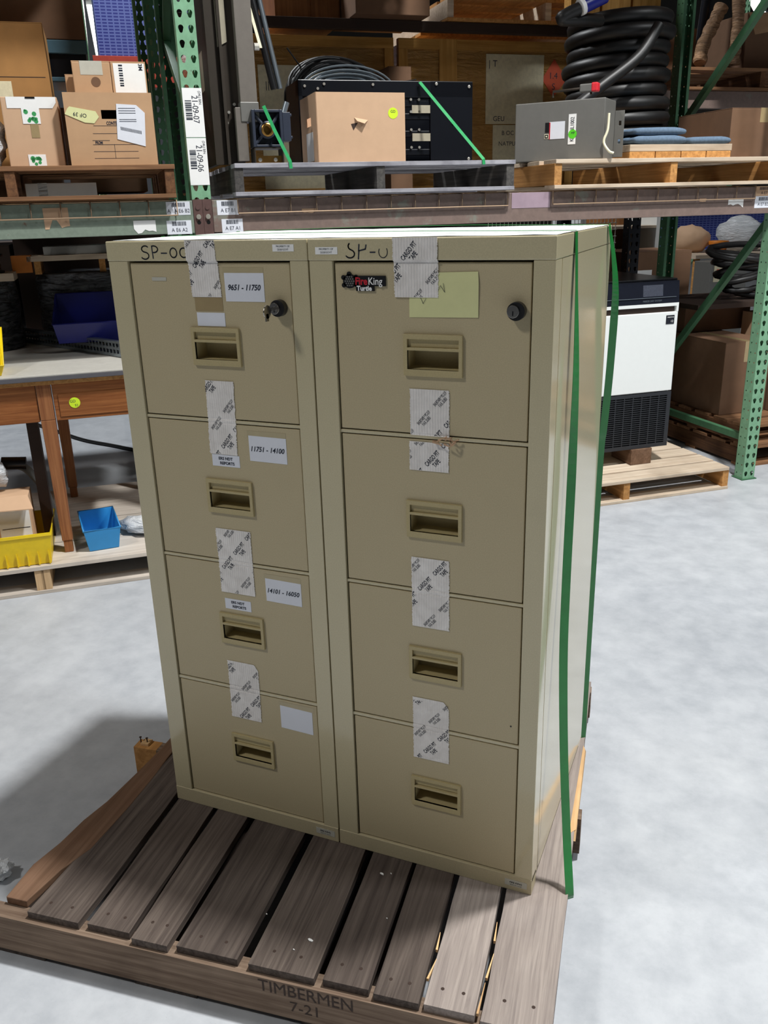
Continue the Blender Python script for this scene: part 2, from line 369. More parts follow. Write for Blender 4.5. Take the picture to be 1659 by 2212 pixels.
# loose narrow brown board on the left edge
lb = B(); nb = [(-.007, .045, .001), (-.013, .060, .10), (.003, .086, .177), (.010, .090, .26), (.026, .092, .336), (.036, .090, .45), (.044, .082, .567), (.040, .085, 1.2)]
vs = []
for a, b, y in nb: vs += [(a, y, DZ+.001), (b, y, DZ+.001), (b, y, ZP+.001), (a, y, ZP+.001)]
n = len(nb)-1
lb.add(vs, [(0, 1, 2, 3), (4*n+3, 4*n+2, 4*n+1, 4*n)]+[(i*4+k, i*4+4+k, i*4+4+(k+1) % 4, i*4+(k+1) % 4) for i in range(n) for k in range(4)])
obj('deck_board', lb, 'deckbrown', pal, .002, label='loose reddish brown edge board')
# stringers (run left-right)
st = B().box(-.045, -.034, T, 1.172, .004, DZ)
st.text('TIMBERMEN', .041, (.697, -.0345, .090), m=1, sx=.9, clip=[((0, 0, .1075), (0, 0, 1))])
st.text('7-21', .036, (.693, -.0345, .052), m=1, sx=1.0)
obj('stringer', st, ['stringer', 'darkbr'], pal, .002, label='front stringer stamped with letters and a date')
ms = B().box(-.040, .565, T, 1.176, .603, DZ+.012)
for q in (-.028, -.008): ms.tube([(q, .585, DZ+.01), (q, .585, DZ+.032)], .0018, 6, 1).disc((q, .585, DZ+.032), (0, 0, 1), .004, .0015, 8, 1)
ms.box(-.024, .575, DZ+.012, .0, .60, DZ+.02, 2).box(-.0405, .5645, T, .03, .6035, DZ+.0125, 3)
obj('stringer', ms, ['stringer', 'darkbr', 'fresh', 'piney'], pal, .0015)
obj('stringer', B().box(-.02, 1.165, T, 1.166, 1.203, DZ), 'stringer', pal, .002)
for x0, x1 in ((-.035, .091), (.309, .454), (.682, .82), (1.03, 1.16)):
    obj('bottom_board', B().box(x0, -.028, 0, x1, 1.2, T), 'deck', pal, .002)
# splinters along the two light boards
for (x, y, dx, dy) in ((.925, .03, .006, .05), (.927, .10, -.003, .045), (1.030, -.02, .002, .07), (1.033, .06, .004, .06), (1.034, .15, -.003, .05)):
    sp = B().hexa([(x-.002, y, ZP-.006), (x+.002, y, ZP-.006), (x+dx+.001, y+dy, ZP-.004), (x+dx, y+dy, ZP-.004), (x-.002, y, ZP+.001), (x+.002, y, ZP+.001), (x+dx+.001, y+dy, ZP), (x+dx, y+dy, ZP)])
    obj('splinter', sp, 'fresh', pal, label='pale torn sliver between the boards')
obj('splinter', B().hexa([(1.150, .50, DZ), (1.168, .50, DZ), (1.170, .86, DZ), (1.160, .86, DZ), (1.152, .50, ZP+.0008), (1.1675, .52, ZP+.0008), (1.168, .84, ZP+.0008), (1.162, .86, ZP+.0008)]), 'fresh', pal, label='pale torn edge beside the right cabinet')

# paint chips on the boards
chipm = 'whitel'
for k, (px, py, s_) in enumerate(((.517, -.277, .0055), (.582, -.058, .005), (.497, -.31, .002), (.60, -.05, .0022), (.64, -.17, .0018), (.40, -.25, .0018))):
    o = B(); rnd = random.Random(k); pts = [(px+s_*math.cos(t*PI/3+.3)*rnd.uniform(.7, 1.3), py+s_*.6*math.sin(t*PI/3)*rnd.uniform(.7, 1.3)) for t in range(6)]
    o.prism(pts, ZP+.0003, ZP+.002, 'XY')
    tag(obj('paint_chip', o, chipm), ['white paint flake near the front edge, between the stamped words and the shade', 'white paint flake just in front of the gap between the cabinets', 'tiny white crumb on the fifth board beside a larger flake', 'tiny white crumb near the right cabinet base', 'tiny white crumb on the middle deck boards', 'tiny white crumb on the wide board left of centre'][k], 'flake', 'white flakes on the pallet')
# crumpled plastic scrap at the left edge
cp = B(); rnd = random.Random(3); bm = bmesh.new(); bmesh.ops.create_icosphere(bm, subdivisions=3, radius=.03)
for v in bm.verts: v.co *= rnd.uniform(.65, 1.2); v.co.z = max(v.co.z*.7, -.021)
cp.add([v.co for v in bm.verts], [tuple(v.index for v in q.verts) for q in bm.faces]); bm.free()
tag(obj('plastic_scrap', cp, 'bag', loc=(-.337, -.275, .024)), 'small crumpled clear plastic scrap on the floor left of the pallet', 'litter')

# ================================================================== CABINETS
H, CW, D = 1.338, .4495, .57
def clipbox(x0, x1, z0, z1): return [((x1, 0, 0), (1, 0, 0)), ((x0, 0, 0), (-1, 0, 0)), ((0, 0, z1), (0, 0, 1)), ((0, 0, z0), (0, 0, -1))]
def tape(parent, x0, x1, z0, z1, cx, cz, seed, skew=0, cut=None, name='tape_strip'):
    g = lambda z: (-.0026 if seed == 5 else -.0016)+.0050*min(1, max(0, (1.3005-z)/.004))+.0016*sum(max(0, 1-abs(z-q)/.0026) for q in (1.2985, .9911, .9821, .6771, .6681, .3631, .3531))
    rnd = random.Random(seed); n = 96
    L = [(x0+skew*(i/n-.5)+rnd.uniform(-.0011, .0011), z0+(z1-z0)*i/n) for i in range(n+1)]
    R = [(x1+skew*(i/n-.5)+rnd.uniform(-.0011, .0011), z0+(z1-z0)*i/n) for i in range(n+1)]
    if cut:
        for q in range(12): R[-12+q] = (R[-12+q][0]-cut*(q/11)**1.3, R[-12+q][1])
    b = B(); yb, yf = -.0002, -.0009; vs = []
    for l, q in zip(L, R): vs += [(l[0], yf, l[1]), (q[0], yf, q[1]), (q[0], yb, q[1]), (l[0], yb, l[1])]
    b.add(vs, [(0, 1, 2, 3), (4*n+3, 4*n+2, 4*n+1, 4*n)]+[(i*4+k, i*4+4+k, i*4+4+(k+1) % 4, i*4+(k+1) % 4) for i in range(n) for k in range(4)])
    cl = clipbox(x0+.001, x1-.0015, z0+.001, z1-.001-(cut or 0)*.5); a = math.radians(49); U = (math.cos(a), 0, math.sin(a)); V = (-math.sin(a), 0, math.cos(a)); y = -.0012
    for row in (-2, -1, 0, 1, 2):
        for i in (-3, -2, -1, 0, 1, 2, 3):
            st_ = .0335; sx_ = cx+i*st_*.95; sz_ = cz+i*st_*1.1+row*.152
            b.text('CARGO PIT', .0125, (sx_, y, sz_), U, V, 1, .5, .58, off=.022, clip=cl)
            b.text('TAPE', .0125, (sx_+.0085, y, sz_-.0085), U, V, 1, .5, .58, off=.022, clip=cl)
            qx, qz = sx_+.010, sz_-.078
            b.text('SHURTAPE * PC-21F', .0085, (qx, y, qz), U, V, 1, .5, .46, off=.02, clip=cl)
            b.text('F.A.R. 25.855', .0085, (qx+.0055, y, qz-.0058), U, V, 1, .5, .46, off=.02, clip=cl)
    b.v = [(x, y+g(z), z) for x, y, z in b.v]
    return obj(name, b, ['tape', 'ink'], parent, label='white ribbed tape printed with dark diagonal words')
def handle(parent, x0, z1):
    w, h = .111, .0745; xs = [x0, x0+.0075, x0+.104, x0+w]
    zs = [z1-h, z1-.0625, z1-.0285, z1-.0235, z1-.0085, z1]
    xs2 = xs; b = B().grid(xs2, zs, lambda i, j: not (i == 1 and j in (1, 3)), -.0055, .001)
    b.box(xs[1], .0005, zs[3], xs[2], .002, zs[4])                     # card slot back
    X0, X1, Z0, Z1, Y1 = xs[1], xs[2], zs[1], zs[2], .036
    b.add([(X0, -.004, Z0), (X1, -.004, Z0), (X1, Y1, Z0-.0), (X0, Y1, Z0), (X0, -.004, Z1), (X1, -.004, Z1), (X1, Y1, Z1), (X0, Y1, Z1)],
          [(0, 1, 2, 3), (4, 7, 6, 5), (0, 3, 7, 4), (1, 5, 6, 2), (3, 2, 6, 7)])
    b.box(X0, -.001, Z1-.001, X1, .004, Z1+.004)
    return obj('recessed_handle', b, 'handle', parent, .0012)
DR = [(.992, 1.2965), (.678, .981), (.364, .667), (.0405, .352)]
def cabinet(label, x):
    c = thing('filing_cabinet', label, 'filing cabinet', (x, 0, ZP))
    b = B()
    b.box(0.0015, .05, .028, CW-.0015, D, 1.300)                            # insulated carcass
    b.box(0, 0, .030, .0465, .05, 1.300).box(.4125, 0, .030, CW, .05, 1.300)  # stiles
    b.box(.001, .0035, .6692, CW-.001, .05, .6758).box(.001, .0035, .9832, CW-.001, .05, .9898).box(.001, .0035, .3542, CW-.001, .05, .3618)
    obj('carcass', b, 'beigec', c, .0012)
    for x_ in (-.0002, CW-.0012): obj('side_panel', B().box(x_, .052, .030, x_+.0014, D, 1.2995), 'beigec', c)
    obj('lid', B().box(-.0012, -.0015, 1.300, CW+.0005, D+.004, H), 'beigec', c, .002)
    pl = B().box(.0, -.0012, 0, CW, .04, .0385).box(.01, .04, 0, CW-.01, D-.01, .028)
    pl.box(CW-.003, .04, .0285, CW+.0005, D, .0315)
    obj('base_plinth', pl, 'plinth', c, .0012)
    bd = B().box(.392, -.0017, .012, .440, -.0013, .028, 0).text('FIRE KING', .006, (.416, -.0019, .0215), m=1, off=.02).text('BUILT-IN VALUE', .0035, (.416, -.0019, .0155), m=1)
    obj('maker_badge', bd, ['paleplate', 'ink'], c, label='small worn maker plate low at the right')
    hz = [1.174, .861, .5485, .2345]; drs = []
    for (z0, z1), h in zip(DR, hz):
        hx0 = .1805
        d = B().grid([.0495, hx0+.004, hx0+.107, .4095], [z0, h-.070, h-.004, z1], lambda i, j: (i, j) != (1, 1), 0, .045)
        do = obj('drawer', d, 'beige', c, .0015); do.location = (0, .004, 0); drs.append(do)
        handle(do, hx0, h)
    return c, drs
def card(parent, name, x0, z1, w, h, lines=(), mat='white', y=-.0008, th=.0006, ink='ink', label=None, skew=0):
    b = B().prism([(x0, z1-h), (x0+w, z1-h-skew), (x0+w, z1-skew), (x0, z1)], y, y+th)
    for (s_, sz, dx, dz, kw) in lines: b.text(s_, sz, (x0+w/2+dx, y-.0004, z1-h/2+dz-skew/2), m=1, **kw)
    return obj(name, b, [mat, ink], parent, label=label)
c1, d1 = cabinet('left beige four-drawer filing cabinet with white number cards and a key in its lock', 0)
c2, d2 = cabinet('right beige four-drawer filing cabinet with a turtle logo badge and a yellow sticky note', .4525)
for i, (s_, x0, z1) in enumerate((('9651 - 11750', .267, 1.278), ('11751 - 14100', .2915, .961), ('14101 - 16050', .304, .648), ('', .3165, .337))):
    L = [(s_, .0145, 0, 0, dict(shear=.25, off=.02, sx=.92))] if s_ else []
    card(d1[i], 'number_card', x0, z1, .086 if i < 3 else .081, .053 if i < 3 else .058, L, skew=.0008*i, label='white card lettered %s' % s_ if s_ else 'blank white card')
    tb = B().box(x0-.003, -.0004, z1-.004, x0+.086, -.0002, z1+.010)
    obj('clear_tape', tb, 'aged', d1[i], label='yellowed clear tape edge above the card')
card(d1[0], 'blank_label', .197, 1.203, .064, .026, label='small blank white label above the handle')
for i, (x0, z1) in ((1, (.200, .915)), (2, (.197, .585))):
    card(d1[i], 'small_label', x0, z1, .066, .025, [('ERS NDT', .0085, 0, .0048, dict(off=.03)), ('REPORTS', .0085, .003, -.0052, dict(off=.03))], label='small white label lettered in two lines')
card(d1[0], 'torn_sticker', .099, 1.2695, .034, .007, mat='paleplate', label='torn remnant of a pale sticker')
obj('brown_tape', B().box(.195, -.0006, 1.206, .2585, -.0002, 1.236), 'browntape', d1[0])
tape(c1, .189, .256, 1.2325, 1.338, .213, 1.303, 1, -.004); tape(c1, .199, .265, .916, 1.069, .240, .945, 2, .005)
tape(c1, .191, .2765, .600, .750, .213, .672, 3, 0); tape(c1, .187, .266, .280, .428, .222, .297, 4, .002, cut=.010)
x2 = .4525
tape(c2, .6175-x2, .699-x2, 1.2375, 1.338, .647-x2, 1.316, 5); tape(c2, .6430-x2, .7185-x2, .989, 1.0755, .659-x2, 1.101, 6)
tape(c2, .6405-x2, .7175-x2, .9215, .977, .685-x2, .947, 7); tape(c2, .6405-x2, .718-x2, .594, .744, .667-x2, .690, 8)
tape(c2, .6385-x2, .717-x2, .2815, .429, .675-x2, .313, 9, cut=.012)
fz = B(); rnd = random.Random(5)
for k in range(7):
    p = Vector((.252+rnd.uniform(-.016, .022), -.004+rnd.uniform(-.004, .002), .984+rnd.uniform(-.005, .004)))
    fz.tube([p, p+Vector((rnd.uniform(.004, .014), rnd.uniform(-.005, .004), rnd.uniform(-.006, .006))), p+Vector((rnd.uniform(.008, .02), 0, rnd.uniform(-.008, .008)))], [.0022, .0012, .0018], 5)
obj('torn_tape', fz, 'cartonp', c2, label='crumpled torn end of tape at the drawer gap')
# lids: asset stickers and handwriting
card(c1, 'asset_sticker', .3795, 1.329, .044, .0125, [('PROPERTY OF', .0045, 0, .0028, {}), ('DOE/GOVT', .0045, 0, -.0028, {})], y=-.0022, mat='whitel')
card(c2, 'asset_sticker', .467-x2, 1.3235, .044, .0125, [('PROPERTY OF', .0045, 0, .0028, {}), ('DOE/GOVT', .0045, 0, -.0028, {})], y=-.0022, mat='whitel')
def arc(cx, cz, rx, rz, a0, a1, n=14): return [(cx+rx*math.cos(math.radians(a0+(a1-a0)*i/n)), cz+rz*math.sin(math.radians(a0+(a1-a0)*i/n))) for i in range(n+1)]
hw = B(); Y = -.0019; wd = .0023
hw.stroke(arc(.0945, 1.3230, .0085, .0058, 40, 250)+arc(.0925, 1.3105, .0092, .0066, 80, -150), wd, Y)
hw.stroke([(.1105, 1.3285), (.1115, 1.3055)], wd, Y).stroke(arc(.1145, 1.3225, .0095, .0062, 110, -100), wd, Y)
hw.stroke([(.1315, 1.3150), (.1445, 1.3150)], wd, Y).stroke(arc(.160, 1.3155, .0078, .0088, 0, 360, 20), wd, Y).stroke(arc(.1835, 1.3155, .0085, .0088, 60, 300, 16), wd, Y)
obj('handwriting', hw, 'ink', c1, label='dark blue marker letters SP-00')
hw = B(); o2 = .527-x2
hw.stroke(arc(o2+.012, 1.3245, .0065, .006, 130, 255)+arc(o2+.0085, 1.3115, .0088, .0068, 60, -150), wd, Y)
hw.stroke([(o2+.0265, 1.3275), (o2+.0255, 1.3165), (o2+.0385, 1.3195), (o2+.040, 1.3265)], wd, Y).stroke([(o2+.026, 1.3165), (o2+.0245, 1.3025)], wd, Y)
hw.stroke([(o2+.0475, 1.3140), (o2+.057, 1.3140)], wd, Y).stroke(arc(o2+.072, 1.3145, .0082, .0098, 150, 395, 16), wd*.6, Y)
obj('handwriting', hw, 'ink', c2, label='faded dark marker letters SP-0')
# sticky note
nt = B().add([(.6445-x2, -.0009, 1.203), (.771-x2, -.0014, 1.205), (.7715-x2, -.0028, 1.2625), (.6445-x2, -.0007, 1.2620), (.770-x2, -.0014, 1.2815), (.6440-x2, -.0007, 1.2785),
  (.6445-x2, -.0006, 1.203), (.771-x2, -.0010, 1.205), (.7715-x2, -.0024, 1.2625), (.6445-x2, -.0008, 1.2620), (.770-x2, -.0008, 1.2815), (.6440-x2, -.0006, 1.2785)],
  [(0, 1, 2, 3), (3, 2, 4, 5), (9, 8, 7, 6), (11, 10, 8, 9), (0, 6, 7, 1), (1, 7, 8, 2), (2, 8, 10, 4), (4, 10, 11, 5), (5, 11, 9, 3), (3, 9, 6, 0)])
nt.stroke([(.700-x2, 1.250), (.7035-x2, 1.258), (.711-x2, 1.247), (.7085-x2, 1.262)], .0007, -.0030, 1).stroke([(.666-x2, 1.238), (.671-x2, 1.227), (.6765-x2, 1.236)], .0007, -.0022, 1)
obj('sticky_note', nt, ['yellowp', 'ink'], d2[0], label='pale yellow sheet with pen marks, half under the tape')
# locks
def lock(parent, x, z, key):
    b = B().disc((x+.004, 0, z), (0, -1, 0), .0155, .014, 28, 0).disc((x, -.013, z), (0, -1, 0), .0105, .005, 24, 1)
    b.box(x-.0012, -.0185, z-.007, x+.0012, -.0178, z+.001, 0)
    if key:
        b.box(x-.001, -.034, z-.003, x+.001, -.018, z+.003, 1)
        b.disc((x-.0012, -.044, z-.003), (1, 0, 0), .0125, .0022, 20, 1).box(x-.0014, -.05, z-.020, x+.0010, -.040, z-.006, 1)
    return obj('lock', b, ['black', 'chrome'], parent, .0006, label='key lock with a key in it' if key else 'oval key lock')
lock(d1[0], .381, 1.215, True); lock(d2[0], .8355-x2, 1.218, False)
# logo badge on the right cabinet
lg = B(); y0 = -.0035; ox = .515-x2
lg.disc((ox+.0165, 0, 1.2645), (0, -1, 0), .0125, .003, 24, 0, 1.05)
for a_ in (35, 150, 215, 330, 95): lg.disc((ox+.0165+.0145*math.cos(math.radians(a_)), 0, 1.2645+.0125*math.sin(math.radians(a_))), (0, -1, 0), .0042, .003, 10, 0)
for i in range(-2, 3):
    for j in range(-2, 3):
        hx_, hz_ = i*.0042+(j % 2)*.0021, j*.0038
        if hx_**2+hz_**2 < .0102**2: lg.disc((ox+.0165+hx_, -.0031, 1.2645+hz_), (0, -1, 0), .0016, .0004, 6, 3)
lg.box(ox+.026, -.003, 1.2560, ox+.086, 0, 1.2740, 0).box(ox+.0285, -.003, 1.2475, ox+.064, 0, 1.257, 0)
lg.text('Fire', .0178, (ox+.028, y0, 1.2650), m=1, al=0, sx=.86, off=.03).text('King', .0178, (ox+.0535, y0, 1.2650), m=2, al=0, sx=.86, off=.01).text('Turtle', .0115, (ox+.030, y0, 1.2525), m=2, al=0, off=.04)
obj('logo_badge', lg, ['black', 'red', 'whitel', 'steelg'], d2[0], label='raised badge with a turtle and red and white letters')
obj('bolt_hole', B().disc((.847-x2, -.0002, .404), (0, -1, 0), .0018, .0006, 10), 'black', d2[2])
b = B(); rnd = random.Random(8); vs = []; nx, ny = 24, 8
for j in range(ny+1):
    for i in range(nx+1): vs.append((.004+.894*i/nx, .012+.545*j/ny, ZP+H+.0006+rnd.uniform(0, .0009)))
b.add(vs, [(j*(nx+1)+i, j*(nx+1)+i+1, (j+1)*(nx+1)+i+1, (j+1)*(nx+1)+i) for j in range(ny) for i in range(nx)])
tag(obj('plastic_film', b, 'film'), 'pale plastic film over the tops of both filing cabinets, its white painting in their sheen', 'plastic film')  # opaque white of the film stands in for bright reflection on the lids
# ------------------------------------------------------------------ green straps round the load
def spline(pts, n=10):
    out = []; P = [Vector(p) for p in pts]; P = [P[0]*2-P[1]]+P+[P[-1]*2-P[-2]]
    for i in range(1, len(P)-2):
        for k in range(n):
            t = k/n; a, b, c, d = P[i-1], P[i], P[i+1], P[i+2]
            out.append(.5*((2*b)+(c-a)*t+(2*a-5*b+4*c-d)*t*t+(3*b-a-3*c+d)*t**3))
    out.append(P[-2]); return out
zt = ZP+H+.0028
b = B()
right = spline([(.9045, .150, zt-.002), (.910, .15, 1.353), (.916, .15, 1.2), (.917, .15, 1.0), (.919, .137, .8), (.924, .12, .639), (.938, .10, .433), (.958, .07, .249), (.976, .035, ZP+.01), (.977, .035, ZP-.016)])
nr = []
for i, p in enumerate(right):
    t = min(1, max(0, (1.37-p.z)/.36)); a_ = math.radians(-2-50*t); nr.append((math.cos(a_), math.sin(a_), 0))
b.ribbon([(.02, .19, zt), (.3, .175, zt+.003), (.6, .16, zt+.003), (.88, .15, zt), (.9045, .150, zt)], [(0, 0, 1)]*5, .016, .0008)
b.ribbon(right, nr, .019, .0008)
left = spline([(-.002, .19, zt), (-.02, .19, 1.2), (-.04, .20, .8), (-.06, .185, .4), (-.118, .185, .131)]); b.ribbon(left, [(-1, -.15, 0)]*len(left), .016, .0008)
tag(obj('green_strap', b, 'strap'), 'green polyester strap looping over both cabinets near the front, bowing down the right side', 'strap')
b = B()
right = spline([(.9055, .515, zt-.002), (.914, .55, 1.393), (.920, .565, 1.314), (.917, .580, 1.188), (.913, .588, 1.089), (.908, .592, .999), (.903, .60, .915), (.90, .61, .5), (.90, .61, ZP)])
nr = []
for i, p in enumerate(right):
    t = min(1, max(0, (1.46-p.z)/.2)); a_ = math.radians(-55*t); nr.append((math.cos(a_), math.sin(a_), 0))
b.ribbon([(.02, .50, zt), (.3, .52, zt+.004), (.6, .52, zt+.004), (.88, .51, zt), (.9055, .515, zt)], [(0, 0, 1)]*5, .016, .0008)
b.ribbon(right, nr, .019, .0008)
left = spline([(-.002, .50, zt), (-.015, .50, 1.2), (-.02, .52, .7), (-.03, .56, ZP)]); b.ribbon(left, [(-1, 0, 0)]*len(left), .016, .0008)
tag(obj('green_strap', b, 'strap'), 'green polyester strap over the back of the two cabinets, seen beside the white freezer', 'strap')

# ================================================================== GENERIC PALLET
def pallet(label, X, Y, Z, L, Wd, mx, my, nb=6, rot=0, st=(0, .5, 1), gap=.35, fr=.05, H_=.126, group=None):
    """deck boards run along X; front edge at Y; Z is the underside"""
    t = rthing('wooden_pallet', label, 'pallet', X, Y, Z, rot, group)
    bw = Wd/(nb+(nb-1)*gap)
    for i in range(nb):
        y = i*bw*(1+gap); rn = random.Random(i*13+nb)
        obj('deck_board', B().box(rn.uniform(-.006, .006), y, H_-.018, L+rn.uniform(-.006, .006), y+bw, H_), mx, t, .0015)
    for s_ in st:
        x = s_*(L-.038)
        obj('stringer', B().box(x, .006, .016, x+.038, Wd-.006, H_-.018), my, t, .0015)
    for y in (0, Wd/2-.05, Wd-.1): obj('bottom_board', B().box(0, y, 0, L, y+.1, .016), mx, t, .0015)
    return t
def carton(name, label, cat, X, Y, Z, w, d, h, mat='carton', rot=0, tape_=True, mt='clear', group=None, flaps=True, bev=.003):
    t = rthing(name, label, cat, X, Y, Z, rot, group)
    obj('box_body', B().box(0, 0, 0, w, d, h-.004), mat, t, bev)
    if flaps:
        obj('flap', B().box(0, .001, h-.0038, w, d/2-.002, h), mat, t); obj('flap', B().box(0, d/2+.002, h-.0038, w, d-.001, h), mat, t)
    if tape_: obj('tape', B().box(w/2-.025, -.0006, h*.72, w/2+.025, 0, h).box(w/2-.025, -.0006, h, w/2+.025, d, h+.0006), mt, t)
    return t
def crumple(r_, seed, sub=3, lo=.75, hi=1.15, sq=(1, 1, 1)):
    bm = bmesh.new(); bmesh.ops.create_icosphere(bm, subdivisions=sub, radius=r_); rn = random.Random(seed); b = B()
    for v in bm.verts:
        k = rn.uniform(lo, hi); v.co = Vector((v.co.x*k*sq[0], v.co.y*k*sq[1], max(v.co.z*k*sq[2], -r_*sq[2]*.85)))
    b.add([v.co+Vector((0, 0, r_*sq[2]*.85)) for v in bm.verts], [tuple(v.index for v in q.verts) for q in bm.faces], 0, True); bm.free(); return b

# ================================================================== RACK
def hole_cells(b, x0, x1, z0, z1, cols, pitch, prof, y, m=0, ax='X'):
    """sheet with a real hole in every cell; prof = outline (dx,dz) as 16 points clockwise from angle 0"""
    cw = (x1-x0)/cols; n = int(round((z1-z0)/pitch)); ch = (z1-z0)/n; N = len(prof)
    P = (lambda a, c: (a, y, c)) if ax == 'X' else (lambda a, c: (y, a, c))
    for i in range(cols):
        for j in range(n):
            cx, cz = x0+(i+.5)*cw, z0+(j+.5)*ch; vs = []
            for k, (dx, dz) in enumerate(prof):
                vs.append(P(cx+dx, cz+dz))
            for k in range(N):
                a = 2*PI*k/N; c, s_ = math.cos(a), math.sin(a); q = 1/max(abs(c), abs(s_))
                vs.append(P(cx+c*q*cw/2, cz+s_*q*ch/2))
            b.add(vs, [(k, (k+1) % N, N+(k+1) % N, N+k) for k in range(N)], m)
    return b
def tear(r1, r2, hh):
    out = []
    for k in range(16):
        a = 2*PI*k/16; s_ = math.sin(a); rr = r1 if s_ > -.2 else r2
        out.append((rr*math.cos(a) if s_ > -.2 else r2*math.cos(a)*1.0, r1*s_+hh/2 if s_ >= -.2 else r2*s_-hh/2))
    return out
def circ(r_): return [(r_*math.cos(2*PI*k/16), r_*math.sin(2*PI*k/16)) for k in range(16)]
TD = tear(.0105, .0062, .012); CI = circ(.0042)
def post_mesh(w, d, z0, z1, face='front'):
    b = B()
    yf, yb = (0, d) if face == 'front' else (d, 0)
    hole_cells(b, 0, w, z0, z1, 2, .0525, TD, yf)
    hole_cells(b, 0, d, z0, z1, 2, .0525, CI, 0, ax='Y'); hole_cells(b, 0, d, z0, z1, 2, .0525, CI, w, ax='Y')
    sgn = 1 if face == 'front' else -1
    b.box(.0, min(yb, yb-sgn*.002), z0, .018, max(yb, yb-sgn*.002), z1).box(w-.018, min(yb, yb-sgn*.002), z0, w, max(yb, yb-sgn*.002), z1)
    b.box(.001, yf+sgn*.0012, z0, .0015, yf+sgn*.0018, z1)
    return b
def upright(label, X, Y, H_, w=.078, dep=.98, braces=(), mat='greenp', mr='greend', d=.07):
    t = rthing('rack_upright', label, 'rack upright', X, Y, 0)
    obj('front_post', post_mesh(w, d, .006, H_), mat, t)
    r_ = obj('rear_post', post_mesh(w, d, .006, H_, 'rear'), mr, t); r_.location = (0, dep-d, 0)
    obj('foot_plate', B().box(-.01, -.01, 0, w+.01, d+.01, .006), mr, t); obj('foot_plate', B().box(-.01, dep-d-.01, 0, w+.01, dep+.01, .006), mr, t)
    for (y0, z0, y1, z1) in braces:
        v = Vector((0, y1-y0, z1-z0)); L = v.length; n_ = Vector((0, -v.z, v.y)).normalized()*.019
        p0 = Vector((w/2, y0, z0)); p1 = Vector((w/2, y1, z1)); e = Vector((.016, 0, 0))
        obj('brace', B().hexa([p0-e-n_, p0+e-n_, p0+e+n_, p0-e+n_, p1-e-n_, p1+e-n_, p1+e+n_, p1-e+n_]), mr, t, .002)
    return t
up1 = upright('green perforated rack post with white bin location labels', -2.92, 0, 3.0, braces=((.07, .24, .91, .24), (.91, .5, .07, 1.35), (.07, 1.85, .91, 2.28), (.91, 2.30, .07, 2.85)))
lb = B()
for z0, z1, s_ in ((1.800, 1.980, '21-09-07'), (1.619, 1.797, '21-09-06')):
    lb.box(.0, -.0012, z0, .078, -.0004, z1, 0)
    lb.text(s_, .034, (.048, -.0016, (z0+z1)/2+.012), (0, 0, -1), (1, 0, 0), 1, .5, .82)
    lb.text('(24LJ BIN', .014, (.068, -.0016, z1-.035), (0, 0, -1), (1, 0, 0), 1, .5, .9)
    rn = random.Random(int(z0*1000)); z = z1-.045
    while z > z0+.065:
        w_ = rn.choice((.0015, .003, .0045)); lb.box(.008, -.0017, z-w_, .033, -.0013, z, 1); z -= w_+rn.choice((.0015, .0025, .004))
obj('bin_label', lb, ['whitel', 'ink'], up1, label='pair of white barcode labels lettered 21-09-07 and 21-09-06')
up2 = upright('green perforated rack post standing on the floor at the right', 0, 0, 3.0, braces=((.07, .23, .91, .23), (.91, .50, .07, 1.40), (.91, 1.90, .07, 2.62)))
upB = upright('dark perforated post of the rear rack, just behind the freezer', -.03, 1.27, 3.0, w=.085, mat='blackm', mr='blackm', braces=((.07, .23, .91, .23),))
upC = upright('dark perforated post of the rear rack, left of the machine column', -2.95, 1.27, 3.0, mat='greend', mr='greend', braces=((.07, .23, .91, .23), (.91, 1.9, .07, 2.62)))
upD = upright('far green rack post beyond the bagged goods', 3.2, 4.5, 4.2, mat='greenp', mr='greenp', braces=((.07, .9, .91, 1.8), (.91, .5, .07, 1.2)))
upE = upright('far green rack post beside the bright lamp strips', -3.30, 3.4, 4.2, mat='greend', mr='greend', braces=((.07, .9, .91, 1.8),))

def bracket(t, x, z0, z1, m='plate'):
    b = B().box(x, -.006, z0, x+.038, -.0005, z1, 0)
    for zz in (z1-.032,): b.disc((x+.019, -.006, zz), (0, -1, 0), .009, .003, 12, 0)
    b.disc((x+.019, -.006, z1-.068), (0, -1, 0), .010, .006, 10, 1).disc((x+.019, -.0062, z1-.090), (0, -1, 0), .008, .0006, 12, 2)
    return obj('end_bracket', b, [m, 'zinc', 'black'], t, .001)
def beam(label, X0, X1, Y, z0, z1, mat, brk=(True, True), yy=-.004, mb='plate'):
    t = rthing('rack_beam', label, 'shelf beam', X0, Y, 0)
    L = X1-X0
    # step beam: full height face plus a lower step behind for the deck
    obj('beam_body', B().prism([(yy, z0), (.045, z0), (.045, z1-.03), (.03, z1-.03), (.03, z1), (yy, z1)], 0, L, 'YZ'), mat, t, .002)
    if brk[0]: bracket(t, -.039, z0-.008, z1+.004, mb)
    if brk[1]: bracket(t, L+.001, z0-.008, z1+.004, mb)
    return t
def tagp(t, x, z, w, h, line, bar=True, name='location_label', mat='white', y=-.0048):
    b = B().box(x, y, z-h, x+w, y+.0006, z, 0)
    if line: b.text(line, .021, (x+w/2, y-.0004, z-h*.68), m=1, sx=.92)
    if bar:
        rn = random.Random(int(abs(x*999))); q = x+w*.22
        while q < x+w*.78:
            w_ = rn.choice((.0012, .0022, .003)); b.box(q, y-.0004, z-h*.38, q+w_, y, z-h*.08, 1); q += w_+rn.choice((.0012, .002))
    return obj(name, b, [mat, 'ink'], t)
bL = beam('grey-green shelf beam above the left workbench, with torn stickers', -5.78, -2.9205, 0, 1.432, 1.560, 'beamg', (False, True))
